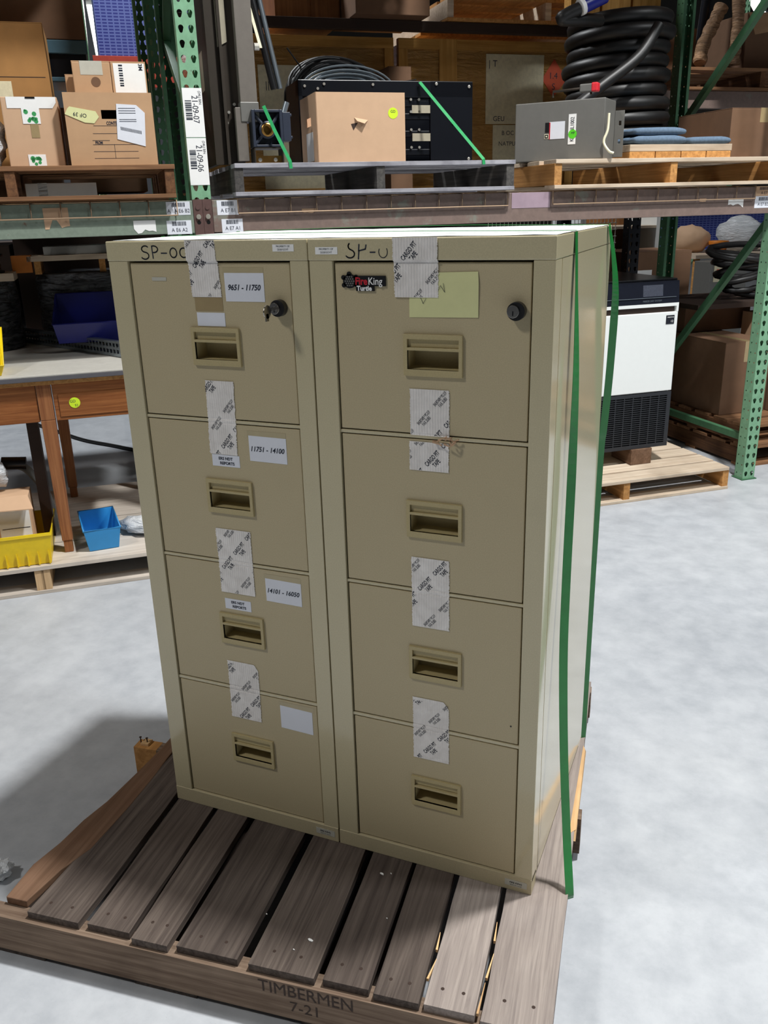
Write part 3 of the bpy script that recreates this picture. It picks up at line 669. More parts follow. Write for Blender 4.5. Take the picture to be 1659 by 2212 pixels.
tagp(bL, 5.78-3.028, 1.557, .096, .052, 'A 1A E6 B2'); tagp(bL, 5.78-3.033, 1.484, .100, .054, 'A E6 A2')
bM = beam('brown shelf beam spanning above the filing cabinets', -2.8415, -.0005, 0, 1.432, 1.560, 'beamb', (True, True))
tagp(bM, .020, 1.558, .088, .058, 'A E7 B1'); tagp(bM, .034, 1.484, .088, .054, 'A E7 A1'); tagp(bM, 2.8415-.131, 1.515, .10, .056, 'A E7 B2')
tagp(bM, 2.8415-.131, 1.562, .10, .046, 'A E7', mat='cartonp')
obj('primer_patch', B().box(1.366, -.0052, 1.492, 1.562, -.0044, 1.5595), 'patch', bM, label='lilac painted patch in the middle')  # lighter tone painted on the beam where wire and pallets cast no shade
def torn(t, x, z, w, h, seed, mat='whitel', name='torn_sticker'):
    rn = random.Random(seed); pts = [(x, z)]+[(x+w*(.0+i/6), z-h*rn.uniform(.55, 1.05)) for i in range(7)]+[(x+w, z)]
    return obj(name, B().prism(pts, -.0052, -.0045), mat, t)
torn(bL, 5.78-3.165, 1.488, .088, .052, 1); torn(bL, 5.78-3.505, 1.545, .095, .078, 2, 'cartonp'); torn(bM, 2.8415-2.462, 1.516, .07, .02, 3, 'cartonp')
torn(bM, 2.8415-.29, 1.506, .09, .042, 4); torn(bM, 2.8415-.46, 1.512, .04, .016, 5, 'cartonp')
beam('rear brown shelf beam behind the middle bay', -2.8415, -.0005, .935, 1.432, 1.560, 'beamb', (False, False))
beam('rear grey-green shelf beam behind the left bay', -5.78, -2.9205, .935, 1.432, 1.560, 'beamg', (False, False))
beam('brown beam of the rear rack at first shelf level', -2.87, -.031, 1.27, 1.432, 1.560, 'beamb', (False, False))
beam('brown beam of the rear rack under the high pallets', -2.87, -.031, 1.27, 2.435, 2.485, 'darkbr', (False, False))
beam('rear rack beam right of the dark post, carrying the kraft-wrapped bundles', .056, 2.9, 1.27, 2.05, 2.15, 'beamb', (False, False))
beam('red beam of the far rack behind the left cartons', -6.0, -3.301, 3.4, 2.395, 2.60, 'redbeam', (False, False))
beam('red beam of the far rack behind the cable reel', -3.2, 3.1, 3.4, 2.395, 2.60, 'redbeam', (False, False))

def wiredeck(label, X0, X1, lip=True):
    t = rthing('wire_deck', label, 'wire shelf', X0, -.014, 1.563)
    L = X1-X0; b = B(); n = int(L/.105)
    for i in range(n+1):
        x = i*L/n; b.tube([(x, 0, -.058), (x, 0, .0), (x, .96, .0)], .0026, 5)
    obj('cross_wire', b, 'wire', t); b = B()
    b.tube([(0, -.004, -.058), (L, -.004, -.058)], .003, 6)
    for k in range(1, 8): b.tube([(0, .12*k, .003), (L, .12*k, .003)], .0026, 5)
    obj('long_wire', b, 'wire', t)
    return t
wiredeck('wire mesh shelf hanging over the left grey-green beam', -4.45, -2.985)
wiredeck('wire mesh shelf under the grey weathered pallet', -2.735, -1.50)
wiredeck('wire mesh shelf under the pale pine pallet', -1.27, -.14)

for (x0, x1, lab) in ((-5.78, -2.92, 'left'), (-2.842, 0, 'middle'), (.078, 2.9, 'right')):  # top rack level added out of view to shade the goods below
    for y, fb in ((0, 'front'), (.935, 'rear')):
        beam('top level %s beam of the %s bay, above the picture' % (fb, lab), x0, x1-.001, y, 2.93, 3.05, 'beamb', (False, False))
# ================================================================== MIDDLE BAY, SHELF
SZ = 1.572
pallet('grey weathered pallet on the shelf above the cabinets, holding the black machine and open carton', -2.745, -.05, SZ, 1.26, .95, 'greyx', 'greyy', 6)
pallet('pale pine pallet on the right of the shelf, under the grey switch box', -1.283, -.05, SZ, 1.27, .95, 'pinex', 'piney', 6)
TZ = SZ+.126
# carton with lime sticker
t = rthing('cardboard_box', 'open tan cardboard box with a lime dot sticker on the grey pallet', 'box', -2.378, 0, TZ+.001)
w, d, h = .392, .30, .272
b = B().box(0, 0, 0, w, .004, h).box(0, d-.004, 0, w, d, h).box(w-.004, .004, 0, w, d-.004, h).box(.004, .004, 0, w-.004, d-.004, .004)
b.grid([0, .10, .19, d], [0, .15, .185, h], lambda i, j: (i, j) != (1, 1), 0, .004, 0)
v0 = len(b.v)-2*16
b.v[v0:] = [(y, x, z) for (x, y, z) in b.v[v0:]]
obj('box_body', b, 'cartonp', t)
obj('torn_flap', B().add([(.165, -.001, .175), (.225, -.001, .165), (.205, -.018, .150), (.175, -.012, .160)], [(0, 1, 2), (0, 2, 3)]).add([(.15, -.0008, .15), (.18, -.0008, .155), (.16, -.0008, .125)], [(0, 1, 2)], 1), ['cartonp', 'darkbr'], t)
obj('round_sticker', B().disc((.338, -.0002, .192), (0, -1, 0), .022, .0006, 24, 0).text('GD', .015, (.338, -.0012, .199), m=1), ['lime', 'ink'], t)
obj('side_label', B().box(-.0008, .07, .01, 0, .20, .125), 'whitel', t)
obj('plastic_liner', crumple(.06, 4, 2, .7, 1.2, (2, .6, .4)), 'bag', t).location = (.12, .12, h-.035)
# black server-like machine frame
t = rthing('machine_frame', 'large black steel machine frame with bolts behind the tan box', 'machine', -2.375, .335, TZ+.001)
W_, D_, H_ = .845, .27, .362
obj('back_plate', B().box(0, D_-.01, 0, W_, D_, H_), 'blackm', t)
obj('side_plate', B().box(0, 0, .0, .02, D_, H_), 'blackm', t, .003)
obj('base_plate', B().box(.02, 0, 0, W_-.02, D_, .02), 'blackm', t)
obj('top_beam', B().box(.0, 0, .292, W_, .06, H_), 'blackm', t, .003)
fp = B().box(.63, 0, .0, W_, .02, H_, 0).box(W_-.02, .02, 0, W_, D_, H_, 0)
for x, z in ((.825, .340), (.825, .025), (.745, .185), (.66, .350)): fp.disc((x, 0, z), (0, -1, 0), .007, .006, 12, 1)
obj('front_plate', fp, ['blackm', 'zinc'], t, .002)
for z in (.045, .125, .2, .255): obj('rail', B().box(.40, .01, z, .64, .05, z+.026), 'blackm', t, .003)
cp_ = B()
for x in (.535, .575):
    for z in (.078, .155, .232, .284): cp_.disc((x, .008, z), (0, -1, 0), .006, .006, 10, 0)
for z in (.085, .065): cp_.disc((.475, .008, z), (0, -1, 0), .008, .008, 10, 0)
obj('bolt', cp_, 'zinc', t)
for z in (.226, .105): obj('metal_tag', B().box(.54, .002, z, .64, .008, z+.034), 'labelg', t)
tp = B()
for x, z in ((.03, .355), (.09, .345), (.12, .364), (.35, .364)): tp.disc((x, .0, z-.02), (0, -1, 0), .006, .005, 10)
obj('bolt', tp, 'zinc', t)
# cable coil on the machine
b = B(); rn = random.Random(11)
for k in range(16):
    R_ = .20+.028*rn.uniform(-1, 1); ph = rn.uniform(-.12, .12); dy = rn.uniform(-.05, .05)
    pts = [(R_*1.10*math.cos(a), dy+.03*math.sin(a*2+k)+math.sin(a)*.06, .02+R_*.78*math.sin(a+ph)) for a in [2*PI*i/36 for i in range(36)]]
    b.tube(pts, .011, 7, 0, True)
t = rthing('cable_coil', 'thick black cable coil leaning behind the black machine frame', 'cable', -2.09, .76, 2.03)
obj('black_cable', b, 'rubber', t)
b = B()
for k in range(9):
    R_ = .10+.012*k; pts = [(.03+R_*1.2*math.cos(a), -.07-.008*k, -.01+R_*(.45+.06*(k % 3))*math.sin(a)+.03) for a in [PI*i/18 for i in range(19)]]
    b.tube(pts, .0055, 6)
obj('grey_cable', b, 'greycable', t)
obj('cable_tie', B().tube([(-.17, -.02, .13), (-.24, -.02, .22)], .004, 6), 'rubber', t)
obj('cable_tail', B().tube(spline([(.20, -.04, .05), (.30, -.03, .07), (.42, -.02, .09)], 5), .0035, 6), 'rubber', t)
# tall machine column
t = rthing('machine_column', 'tall dark steel machine column with grey posts beside the labelled rack post', 'machine', -2.80, .03, TZ+.001)
obj('side_panel', B().box(.0, 0.06, 0, .02, .60, .95), 'steeld', t, .002)
obj('front_panel', B().box(.02, .05, 0, .125, .07, .95), 'steeld', t, .002)
obj('edge_channel', B().box(0, .03, .0, .03, .06, .95).box(.05, .03, 0, .062, .05, .95), 'steeld', t)
obj('front_post', B().box(.115, .0, .19, .185, .07, .95), 'steelm', t, .003)
obj('post_shoe', B().box(.112, -.008, .16, .188, .075, .235), 'steelg', t, .003)
obj('post_bracket', B().box(.09, -.004, .01, .135, .03, .215), 'steelm', t, .002)
bb = B()
for x, z in ((.095, .23), (.07, .20), (.105, .13), (.06, .16)): bb.disc((x, .045, z), (0, -1, 0), .006, .008, 10)
obj('bolt', bb, 'zinc', t)
obj('paper_tag', B().prism([(.045, .44), (.085, .46), (.085, .62), (.045, .62)], .045, .048), 'labelg', t)
obj('paper_tag', B().box(-.0015, .20, .30, -.0002, .30, .45), 'labelg', t)
# slanted arm
b = B().tube([(0, 0, 0), (-.075, 0, .40)], .017, 12, 0); 
t = rthing('slanted_arm', 'slanting aluminium and black arm hanging beside the dark machine column', 'machine arm', -2.515, .06, 1.985)
obj('black_tube', B().tube([(-.022, 0, 0), (-.105, 0, .40)], .014, 10), 'black', t)
obj('aluminium_profile', B().tube([(.004, 0, .003), (-.075, 0, .40)], .011, 4), 'alu', t)
obj('cream_strip', B().hexa([(-.075, -.016, .15), (-.063, -.016, .15), (-.063, -.012, .15), (-.075, -.012, .15), (-.125, -.016, .355), (-.113, -.016, .355), (-.113, -.012, .355), (-.125, -.012, .355)]), 'cream', t)
obj('knob', B().disc((-.075, -.01, .155), (-1, 0, 0), .014, .02, 14), 'zinc', t)
# motor block on bracket
t = rthing('gear_housing', 'dark blue-grey cast gear housing with a brass bore, strapped on the grey pallet', 'machine part', -2.648, .0, TZ+.001)
b = B().box(0, 0, .062, .012, .09, .205).box(.115, 0, .062, .127, .09, .205).box(.012, 0, .195, .115, .09, .205).box(.012, 0, .062, .115, .09, .072).box(.012, .05, .072, .115, .09, .195)
b.tube([(.012, .02, .19), (.045, .02, .15)], .008, 6).tube([(.115, .02, .19), (.085, .02, .15)], .008, 6).tube([(.012, .02, .075), (.045, .02, .11)], .008, 6)
obj('housing', b, 'navy', t, .002)
b = B().lathe([(.026, 0), (.034, 0), (.034, .05), (.026, .05)], 24); b.v = [(x+.062, z+.0, y+.128) for x, y, z in b.v]
obj('bore_ring', b, 'navy', t)
b = B().lathe([(.017, .002), (.026, .0), (.026, .04), (.017, .04), (.0, .041)], 24); b.v = [(x+.062, z-.003, y+.128) for x, y, z in b.v]
obj('brass_bush', b, 'brass', t)
obj('side_flange', B().box(.127, .0, .085, .160, .07, .195).box(.160, .01, .095, .168, .06, .105).box(.160, .01, .18, .168, .06, .19), 'navy', t, .002)
obj('top_fitting', B().tube([(.14, .03, .195), (.155, .03, .235)], .012, 8), 'alu', t)
obj('bracket', B().box(0, -.01, 0, .004, .09, .060, 0).box(.118, -.01, 0, .122, .09, .060, 0).box(0, -.01, .056, .122, .09, .060, 0).box(.004, .02, 0, .118, .024, .03, 1).disc((.025, .018, .014), (0, -1, 0), .008, .006, 12, 2).disc((.09, .018, .014), (0, -1, 0), .008, .006, 12, 2), ['steeld', 'brass', 'zinc'], t)
# two green straps of the grey pallet
def shelf_strap(label, pts, w_=.014):
    p = [rk(*q) for q in pts]; b = B().ribbon(p, [-EY]*len(p), w_, .001)
    return tag(obj('green_strap', b, 'strapl'), label, 'strap')
shelf_strap('green strap tied slantwise over the cast gear housing', [(-2.60, -.018, 1.915), (-2.565, -.024, 1.83), (-2.510, -.052, 1.702), (-2.508, -.053, 1.675)])
shelf_strap('green strap slanting down the front of the black machine frame', [(-1.80, .325, 2.055), (-1.715, .150, 1.88), (-1.640, -.053, 1.702), (-1.638, -.054, 1.68)])
# grey switch box
t = rthing('switch_box', 'grey metal electrical switch box lying on the pine pallet with a green dot sticker', 'electrical box', -1.334, .274, TZ+.002, math.radians(-45))
w, d, h = .43, .20, .258
b = B().add([(0, 0, 0), (w, 0, 0), (w, d, 0), (0, d, 0), (0, 0, h), (w, 0, h), (w, d, h), (0, d, h)], [(0, 3, 2, 1), (4, 5, 6, 7), (0, 1, 5, 4), (1, 2, 6, 5), (2, 3, 7, 6), (3, 0, 4, 7)])
obj('enclosure', b, 'steelg', t, .004)
obj('mounting_flange', B().grid([w+.001, w+.020, w+.032, w+.045], [.01, .07, .09, .15, .17, .215], lambda i, j: not (i == 1 and j in (1, 3)), d-.01, d-.004), 'steelg', t, .001)
obj('lever_rail', B().tube([(.17, .04, h+.02), (.17, .04, h+.045), (.35, .04, h+.05), (.35, .04, h+.02)], .006, 6), 'steeld', t)
obj('lever', B().box(.30, .02, h+.03, .36, .06, h+.065, 0).box(.355, .018, h+.03, .385, .062, h+.068, 1), ['steelg', 'redp'], t, .005)
obj('warning_label', B().box(.170, -.0012, .095, .245, -.0004, .170, 0).box(.15, -.0012, .125, .17, -.0004, .168, 1).box(.170, -.0016, .095, .175, -.001, .168, 2).box(.147, -.0014, .098, .168, -.0004, .118, 3).box(.149, -.0018, .100, .166, -.0013, .116, 1).box(.154, -.0022, .105, .161, -.0017, .111, 3), ['white', 'black', 'red', 'cream'], t)
o = B().box(.262, -.0012, .068, .298, -.0004, .198, 0).text('KR   NL1002', .026, (.280, -.0018, .133), (0, 0, 1), (-1, 0, 0), 1, .5, .76).disc((.283, -.0012, .112), (0, -1, 0), .020, .0012, 20, 2).text('MP', .014, (.285, -.003, .117), m=1)
obj('number_label', o, ['whitel', 'ink', 'limeg'], t)
obj('loose_wire', B().tube(spline([(w+.02, -.004, .19), (w+.018, -.006, .12), (w-.0+.004, -.01, .07), (w+.03, -.01, .03), (w+.05, -.002, .02)], 6), .006, 6), 'cream', t)
# wood blanks and pads
t = rthing('plank_stack', 'short stack of flat pine planks on the pine pallet', 'planks', -.83, .06, TZ)
for k in range(4): obj('plank', B().box(k*.145, 0, .001, k*.145+.140, .38, .034), 'piney', t, .002)
obj('plank', B().box(.0, 0, .035, .58, .09, .066), 'pinex', t, .002); obj('plank', B().box(.0, .1, .035, .58, .25, .066), 'pinex', t, .002)
def pad(label, X, Y, Z, w, d, h, rot=0):
    b = B(); n = 12
    pr = [(w*.5*abs(math.cos(a))**.5*(1 if math.cos(a) > 0 else -1), h*.5*abs(math.sin(a))**.7*(1 if math.sin(a) > 0 else -1)) for a in [2*PI*k/24 for k in range(24)]]
    vs = []
    for j in range(n+1):
        s_ = .93+.07*math.sin(PI*j/n)
        vs += [(x*s_+w/2, d*j/n, z*s_+h/2+.002*math.sin(j*1.7+x*30)) for x, z in pr]
    fs = [(j*24+k, j*24+(k+1) % 24, j*24+24+(k+1) % 24, j*24+24+k) for j in range(n) for k in range(24)]+[tuple(range(24))[::-1], tuple(range(24*n, 24*n+24))]
    b.add(vs, fs, 0, True)
    o = obj('blue_pad', b, 'pad', loc=rk(X, Y, Z)); o.rotation_euler = (0, 0, TH+rot)
    return tag(o, label, 'pad', 'blue-grey pads on the planks')
pad('blue-grey fabric pad, lower of the two beside the switch box', -.81, .08, TZ+.068, .32, .26, .04)
pad('blue-grey fabric pad, upper of the two beside the switch box', -.80, .09, TZ+.109, .31, .25, .036)
pad('blue-grey folded pad at the right end of the plank stack', -.48, .10, TZ+.068, .26, .26, .035)
# hose / cable reel
t = rthing('hose_coil', 'tall coil of thick black hose standing behind the grey switch box', 'hose', -.475, .80, TZ+.001)
b = B(); pts = []; N = 10
for i in range(N*28+1):
    a = 2*PI*i/28; rr = .250+.012*math.sin(a*.37)+.008*math.sin(a*1.13); pts.append((rr*math.cos(a), rr*math.sin(a), .035+i/28*.070))
b.tube(pts, .0365, 10); obj('hose_loops', b, 'rubber', t)
obj('hose_end', B().tube(spline([(-.485, -.37, .245), (-.313, -.38, .363), (-.11, -.38, .50), (.02, -.34, .65)], 6), .028, 10), 'rubber', t)
obj('core', B().lathe([(0, 0), (.2, 0), (.2, .6), (0, .6)], 24), 'darkbr', t)
tag(obj('black_hose', B().tube([rk(*q) for q in spline([(-.76, .52, 2.37), (-.90, .46, 2.36), (-1.02, .44, 2.355), (-.985, .43, 2.38), (-.935, .42, 2.40)], 6)], .03, 10), 'rubber'), 'short black hose rising from the hose coil to a blue coupling', 'hose')
tag(obj('blue_coupling', B().tube([rk(-.915, .42, 2.411), rk(-.80, .42, 2.46)], .036, 14, 0).tube([rk(-.933, .42, 2.403), rk(-.915, .42, 2.411)], .038, 14, 1), ['navybin', 'whitel']), 'blue and white coupling at the end of the black hose', 'coupling')
carton('cardboard_box', 'tall brown carton at the far right of the shelf behind the pine pallet edge', 'box', -.145, .22, TZ+.001, .40, .45, .245, 'cartond', tape_=True, mt='browntape')

# ================================================================== REAR RACK, SHELF LEVEL
def crate_box(label, X, Y, Z, w, d, h, sheet):
    t = rthing('shipping_crate', label, 'crate', X, Y, Z)
    obj('wrapped_panel', B().box(.02, .012, .02, w-.02, d, h-.02), 'wrapc', t, .004)
    fr = .055
    obj('frame_rail', B().box(0, 0, h-fr, w, .04, h), 'crate', t, .002); obj('frame_rail', B().box(0, 0, 0, w, .04, fr), 'crate', t, .002)
    obj('frame_upright', B().box(0, 0, fr, fr, .04, h-fr), 'cratez', t, .002); obj('frame_upright', B().box(w-fr, 0, fr, w, .04, h-fr), 'cratez', t, .002)
    for s_ in sheet:
        x0, z0, x1, z1, mt, lines = s_
        b = B().box(x0, .008, z0, x1, .0115, z1)
        for q in lines: b.text(q[0], q[1], (q[2], .0075, q[3]), m=1, al=0)
        obj('shipping_sheet', b, [mt, 'ink'], t)
    return t
crate_box('large wood-framed crate wrapped in film, behind the black cable coil', -2.72, 1.40, 1.572, 1.15, .8, .85, [(.36, .05, .85, .70, 'paper', [('||', .05, .40, .60)])])
c = crate_box('large film-wrapped crate with a cream shipping sheet and orange diamond, behind the switch box', -1.54, 1.40, 1.572, 1.15, .8, .85,
 [(.55, .40, .93, .78, 'paper', [('| T', .05, .57, .73), ('GEU', .04, .60, .43)]), (.60, .12, .85, .395, 'paper', [('B OC', .035, .66, .35), ('NATPU', .035, .64, .29), ('CA TOP', .035, .64, .15)])])
obj('orange_diamond', B().prism([(.92, .65), (1.0, .55), (1.09, .65), (1.0, .76)], .0095, .0115).text('1.4', .05, (1.0, .009, .67), m=1).text('S', .05, (1.0, .009, .61), m=1), ['orange', 'ink'], c)
obj('frame_upright', B().box(.25, -.001, 0, .36, .01, .85), 'cratez', c)
t = rthing('wooden_box', 'brown plywood box with a red label on top of the left crate', 'box', -2.235, 1.45, 2.4875)
obj('box_body', B().box(0, 0, 0, .37, .5, .30), 'ply', t, .003); obj('panel', B().box(.20, -.012, .0, .36, -.0005, .17), 'ply', t, .002)
obj('red_label', B().box(.0, -.003, .165, .07, -.0005, .21), 'redp', t)
pallet('light wooden pallet high on the rear rack above the switch box', -1.30, 1.24, 2.4875, 1.25, 1.0, 'piney', 'pinex', 6)
carton('cardboard_box', 'carton on the high rear pallet, near the top of the picture', 'box', -1.86, 1.15, 2.4875, .42, .5, .32, 'cartond', rot=0)
t = rthing('pine_crate', 'yellow pine plank crate high above the hose coil', 'crate', -.60, 1.12, 2.41)
for k in range(3): obj('plank', B().box(k*.20, 0, .075, k*.20+.185, .02, .45), 'cratez', t, .002)
obj('panel', B().box(0, .02, .075, .59, .08, .45), 'crate', t)
carton('cardboard_box', 'grey-brown box behind the cable tail, between the two crates', 'box', -1.70, 1.1, 1.572, .13, .3, .66, 'cartond', tape_=False)
# right part of rear rack
t = pallet('wooden pallet of the rear rack carrying kraft-wrapped bundles', .22, 1.22, 2.152, 1.25, .95, 'oldx', 'oldy', 6)
def roll(label, pts, r_, sd):
    rn = random.Random(sd); p = spline(pts, 6); b = B().tube([rk(*q) for q in p], [r_*rn.uniform(.86, 1.12) for q in p], 12)
    tag(obj('wrapped_roll', b, 'kraft'), label, 'roll', 'kraft-wrapped rolls')
roll('kraft-wrapped roll leaning beside the green rear post, leftmost', [(.46, 1.36, 2.32), (.50, 1.40, 2.42), (.60, 1.45, 2.56), (.66, 1.46, 2.66)], .042, 1)
roll('upright kraft-wrapped roll with a frayed foot, right of the leaning one', [(.70, 1.34, 2.31), (.70, 1.34, 2.42), (.71, 1.35, 2.56), (.70, 1.36, 2.76)], .036, 2)
tag(obj('dark_tube', B().tube([rk(.60, 1.58, 2.315), rk(.62, 1.56, 2.75)], .034, 12), 'blackm'), 'dark tube standing between the two kraft-wrapped rolls', 'tube')
carton('cardboard_box', 'brown carton behind the leaning kraft roll', 'box', .24, 1.50, 2.28, .28, .3, .26, 'cartond', tape_=False)
c = carton('cardboard_box', 'open brown carton with a hanging flap crossed by the green brace', 'box', .79, 1.36, 2.28, .42, .4, .34, 'cartond', tape_=False, flaps=False)
obj('hanging_flap', B().hexa([(.02, -.06, .20), (.24, -.04, .24), (.24, -.034, .24), (.02, -.054, .20), (.0, -.004, .335), (.30, -.004, .34), (.30, .0, .34), (.0, .0, .335)]), 'carton', c)
t = rthing('parcel', 'small grey parcel with a red and white card, seen beyond the hose coil', 'box', .13, 2.6, 2.601)
obj('box_body', B().box(0, 0, 0, .28, .2, .24), 'steelg', t, .01); obj('card', B().box(.10, -.004, .03, .22, -.001, .20, 0).box(.12, -.006, .07, .20, -.004, .18, 1), ['whitel', 'redp'], t)
t.location = rk(1.50, 3.42, 2.601)

for k, (x, lab) in enumerate(((-5.70, 'far left'), (-4.30, 'left'), (-2.75, 'second'), (-1.36, 'third'), (.20, 'right'))):  # unseen loads added to keep light off the goods behind
    pallet('%s pallet on the top shelf level' % lab, x, -.02, 3.062, 1.25, .97, 'oldx', 'oldy', 5)
    carton('cardboard_box', '%s large carton on the top shelf level' % lab, 'box', x+.04, .02, 3.19, 1.16, .88, .85, 'cartond')
# ================================================================== LEFT BAY, SHELF
pallet('brown wooden pallet on the left shelf under the moving boxes', -4.22, -.05, SZ, 1.235, .95, 'oldx', 'oldy', 6)
t = rthing('moving_box', 'tan moving box with a hand hole, printed CONTENTS, and a white delivery label', 'box', -3.372, 0, TZ+.001)
w, d, h = .332, .40, .262
b = B().grid([0, .135, .205, w], [0, .168, .20, h], lambda i, j: (i, j) != (1, 1), 0, .004)
b.box(0, .004, 0, .004, d, h).box(w-.004, .004, 0, w, d, h).box(0, d-.004, 0, w, d, h).box(.004, .004, .0, w-.004, d-.004, .004).box(.004, .004, h-.03, w-.004, d-.004, h-.026)
b.text('CONTENTS', .017, (.150, -.0006, .153), m=1, al=0, sx=.7, off=.03).text('FROM', .015, (.10, -.0006, .083), m=1, al=0, sx=.7, off=.03)
for x0, x1, z in ((.10, .26, .143), (.095, .26, .115), (.09, .155, .09), (.09, .26, .075), (.09, .26, .05), (.09, .26, .025)): b.box(x0, -.0006, z, x1, -.0003, z+.0013, 1)
b.box(.17, -.0006, .025, .1712, -.0003, .077, 1)
obj('box_body', b, ['carton', 'ink'], t)
b = B().prism([(.185, .095), (.290, .068), (.300, .19), (.270, .218), (.195, .222)], -.002, -.0008)
for z in (.205, .196, .188, .165, .158): b.box(.20, -.0024, z, .265, -.002, z+.002, 1)
for k in range(16): b.box(.202+.005*k, -.0024, .128-.001*k, .2045+.005*k, -.002, .140-.001*k, 1)
obj('delivery_label', b, ['white', 'ink'], t)
b = B().prism([(.0, .185), (.07, .155), (.105, .152), (.125, .175), (.115, .195), (.02, .212), (.012, .205)], -.002, -.0008)
b.text('OF 39', .02, (.055, -.0026, .182), U=(-.98, 0, .15), V=(-.15, 0, -.98), m=1)
obj('tape_note', b, ['yellowp', 'ink'], t, label='piece of yellow masking tape with handwriting')
c = carton('cardboard_box', 'small tan box with brown tape and a round stamp, on the moving box', 'box', -3.325, .12, TZ+.2645, .145, .16, .125, 'carton', tape_=False)
obj('tape', B().box(.03, -.0008, .075, .115, 0, .125), 'paleplate', c); obj('round_stamp', B().disc((.085, -.0003, .05), (0, -1, 0), .018, .0005, 20), 'cartond', c)
c = carton('cardboard_box', 'small box with a big white barcode label, on the moving box', 'box', -3.178, .12, TZ+.2645, .135, .16, .125, 'carton', tape_=False)
b = B().box(.01, -.0008, 0, .13, 0, .118, 0)
for k in range(9): b.box(.03, -.0012, .035+k*.009, .045, -.0008, .035+k*.009+(.004 if k % 2 else .006), 1)
b.text('3M', .02, (.115, -.0012, .105), (0, 0, -1), (1, 0, 0), 1, .5, 1, 0, .03); b.box(.045, -.0012, .0, .08, -.0008, .01, 1)
obj('barcode_label', b, ['whitel', 'ink'], c)
carton('cardboard_box', 'narrow tan box peeking out left of the taped small box', 'box', -3.358, .30, TZ+.2645, .05, .1, .10, 'carton', tape_=False)
t = rthing('file_box', 'tan box with a white rim and green printed stickers on the left shelf', 'box', -3.60, .05, TZ+.001)
w, d, h = .205, .33, .25
obj('box_body', B().box(0, 0, 0, w, d, h), 'cartonp', t, .003)
obj('white_rim', B().prism([(.02, h-.04), (w-.02, h-.04), (w-.005, h-.02), (w-.005, h), (.02, h)], -.0015, -.0004).box(.09, -.003, h-.006, .125, -.0015, h, 1), ['whitel', 'black'], t)
for z0, z1 in ((.155, .215), (.0, .045)):
    b = B().box(.07, -.0016, z0, .135, -.0004, z1, 0); rn = random.Random(int(z0*100))
    for k in range(9): b.disc((.075+rn.random()*.045, -.0016, z0+.008+rn.random()*(z1-z0-.02)), (0, -1, 0), rn.uniform(.004, .009), .0004, 12, 1)
    obj('green_sticker', b, ['whitel', 'mint'], t)
obj('brown_tape', B().box(.095, -.001, .105, .125, -.0003, .155), 'browntape', t)
tag(obj('plastic_bag', crumple(.13, 8, 3, .85, 1.12, (.75, .7, 1.0)), 'bag', loc=rk(-3.70, .12, TZ+.001)), 'milky plastic bag of parts at the left end of the shelf', 'bag')
c = carton('cardboard_box', 'big golden-brown carton with shiny tape behind the left boxes', 'box', -3.88, .50, TZ+.001, .455, .40, .585, 'cartonb', tape_=True)
obj('tape', B().box(.21, -.0012, .50, .27, 0, .585), 'paper', c); obj('tape', B().box(.24, -.0012, .30, .30, 0, .36), 'paper', c); obj('seam', B().box(0, -.0006, .375, .44, -.0001, .378), 'darkbr', c)
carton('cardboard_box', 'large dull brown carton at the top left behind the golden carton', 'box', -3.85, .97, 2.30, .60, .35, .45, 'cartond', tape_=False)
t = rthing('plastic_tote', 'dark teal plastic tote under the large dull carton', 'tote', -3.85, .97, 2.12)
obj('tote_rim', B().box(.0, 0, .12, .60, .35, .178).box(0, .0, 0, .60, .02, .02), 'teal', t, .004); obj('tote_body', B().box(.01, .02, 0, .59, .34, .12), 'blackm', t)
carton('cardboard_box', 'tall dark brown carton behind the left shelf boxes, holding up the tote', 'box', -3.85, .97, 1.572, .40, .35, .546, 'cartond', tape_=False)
t = rthing('long_white_carton', 'long white carton lying beneath the left pallet, taped', 'box', -3.60, .28, SZ+.017)
obj('box_body', B().box(0, 0, 0, .28, .12, .055), 'whitel', t, .002); obj('tape', B().box(.05, -.001, 0, .085, 0, .056), 'bag', t)
t.location = rk(-3.57, .20, 1.5885)

carton('cardboard_box', 'dark wide carton of the rear rack behind the moving box', 'box', -3.42, 1.40, 1.63, .40, .5, .42, 'cartond', tape_=False)
for q in (-4.4, -3.50): obj('support_board', B().box(0, 0, 0, .74, .6, .05), 'oldx', loc=rk(q, 1.35, 1.565)).rotation_euler = (0, 0, TH)
for o in [o for o in bpy.data.objects if o.name.startswith('support_board')]: tag(o, 'flat board on the rear rack under the dark cartons, %s one' % ('left' if o.name.endswith('d') else 'right'), 'board')
beam('grey-green beam of the rear rack behind the left bay', -5.78, -2.9505, 1.27, 1.44, 1.563, 'beamg', (False, False))
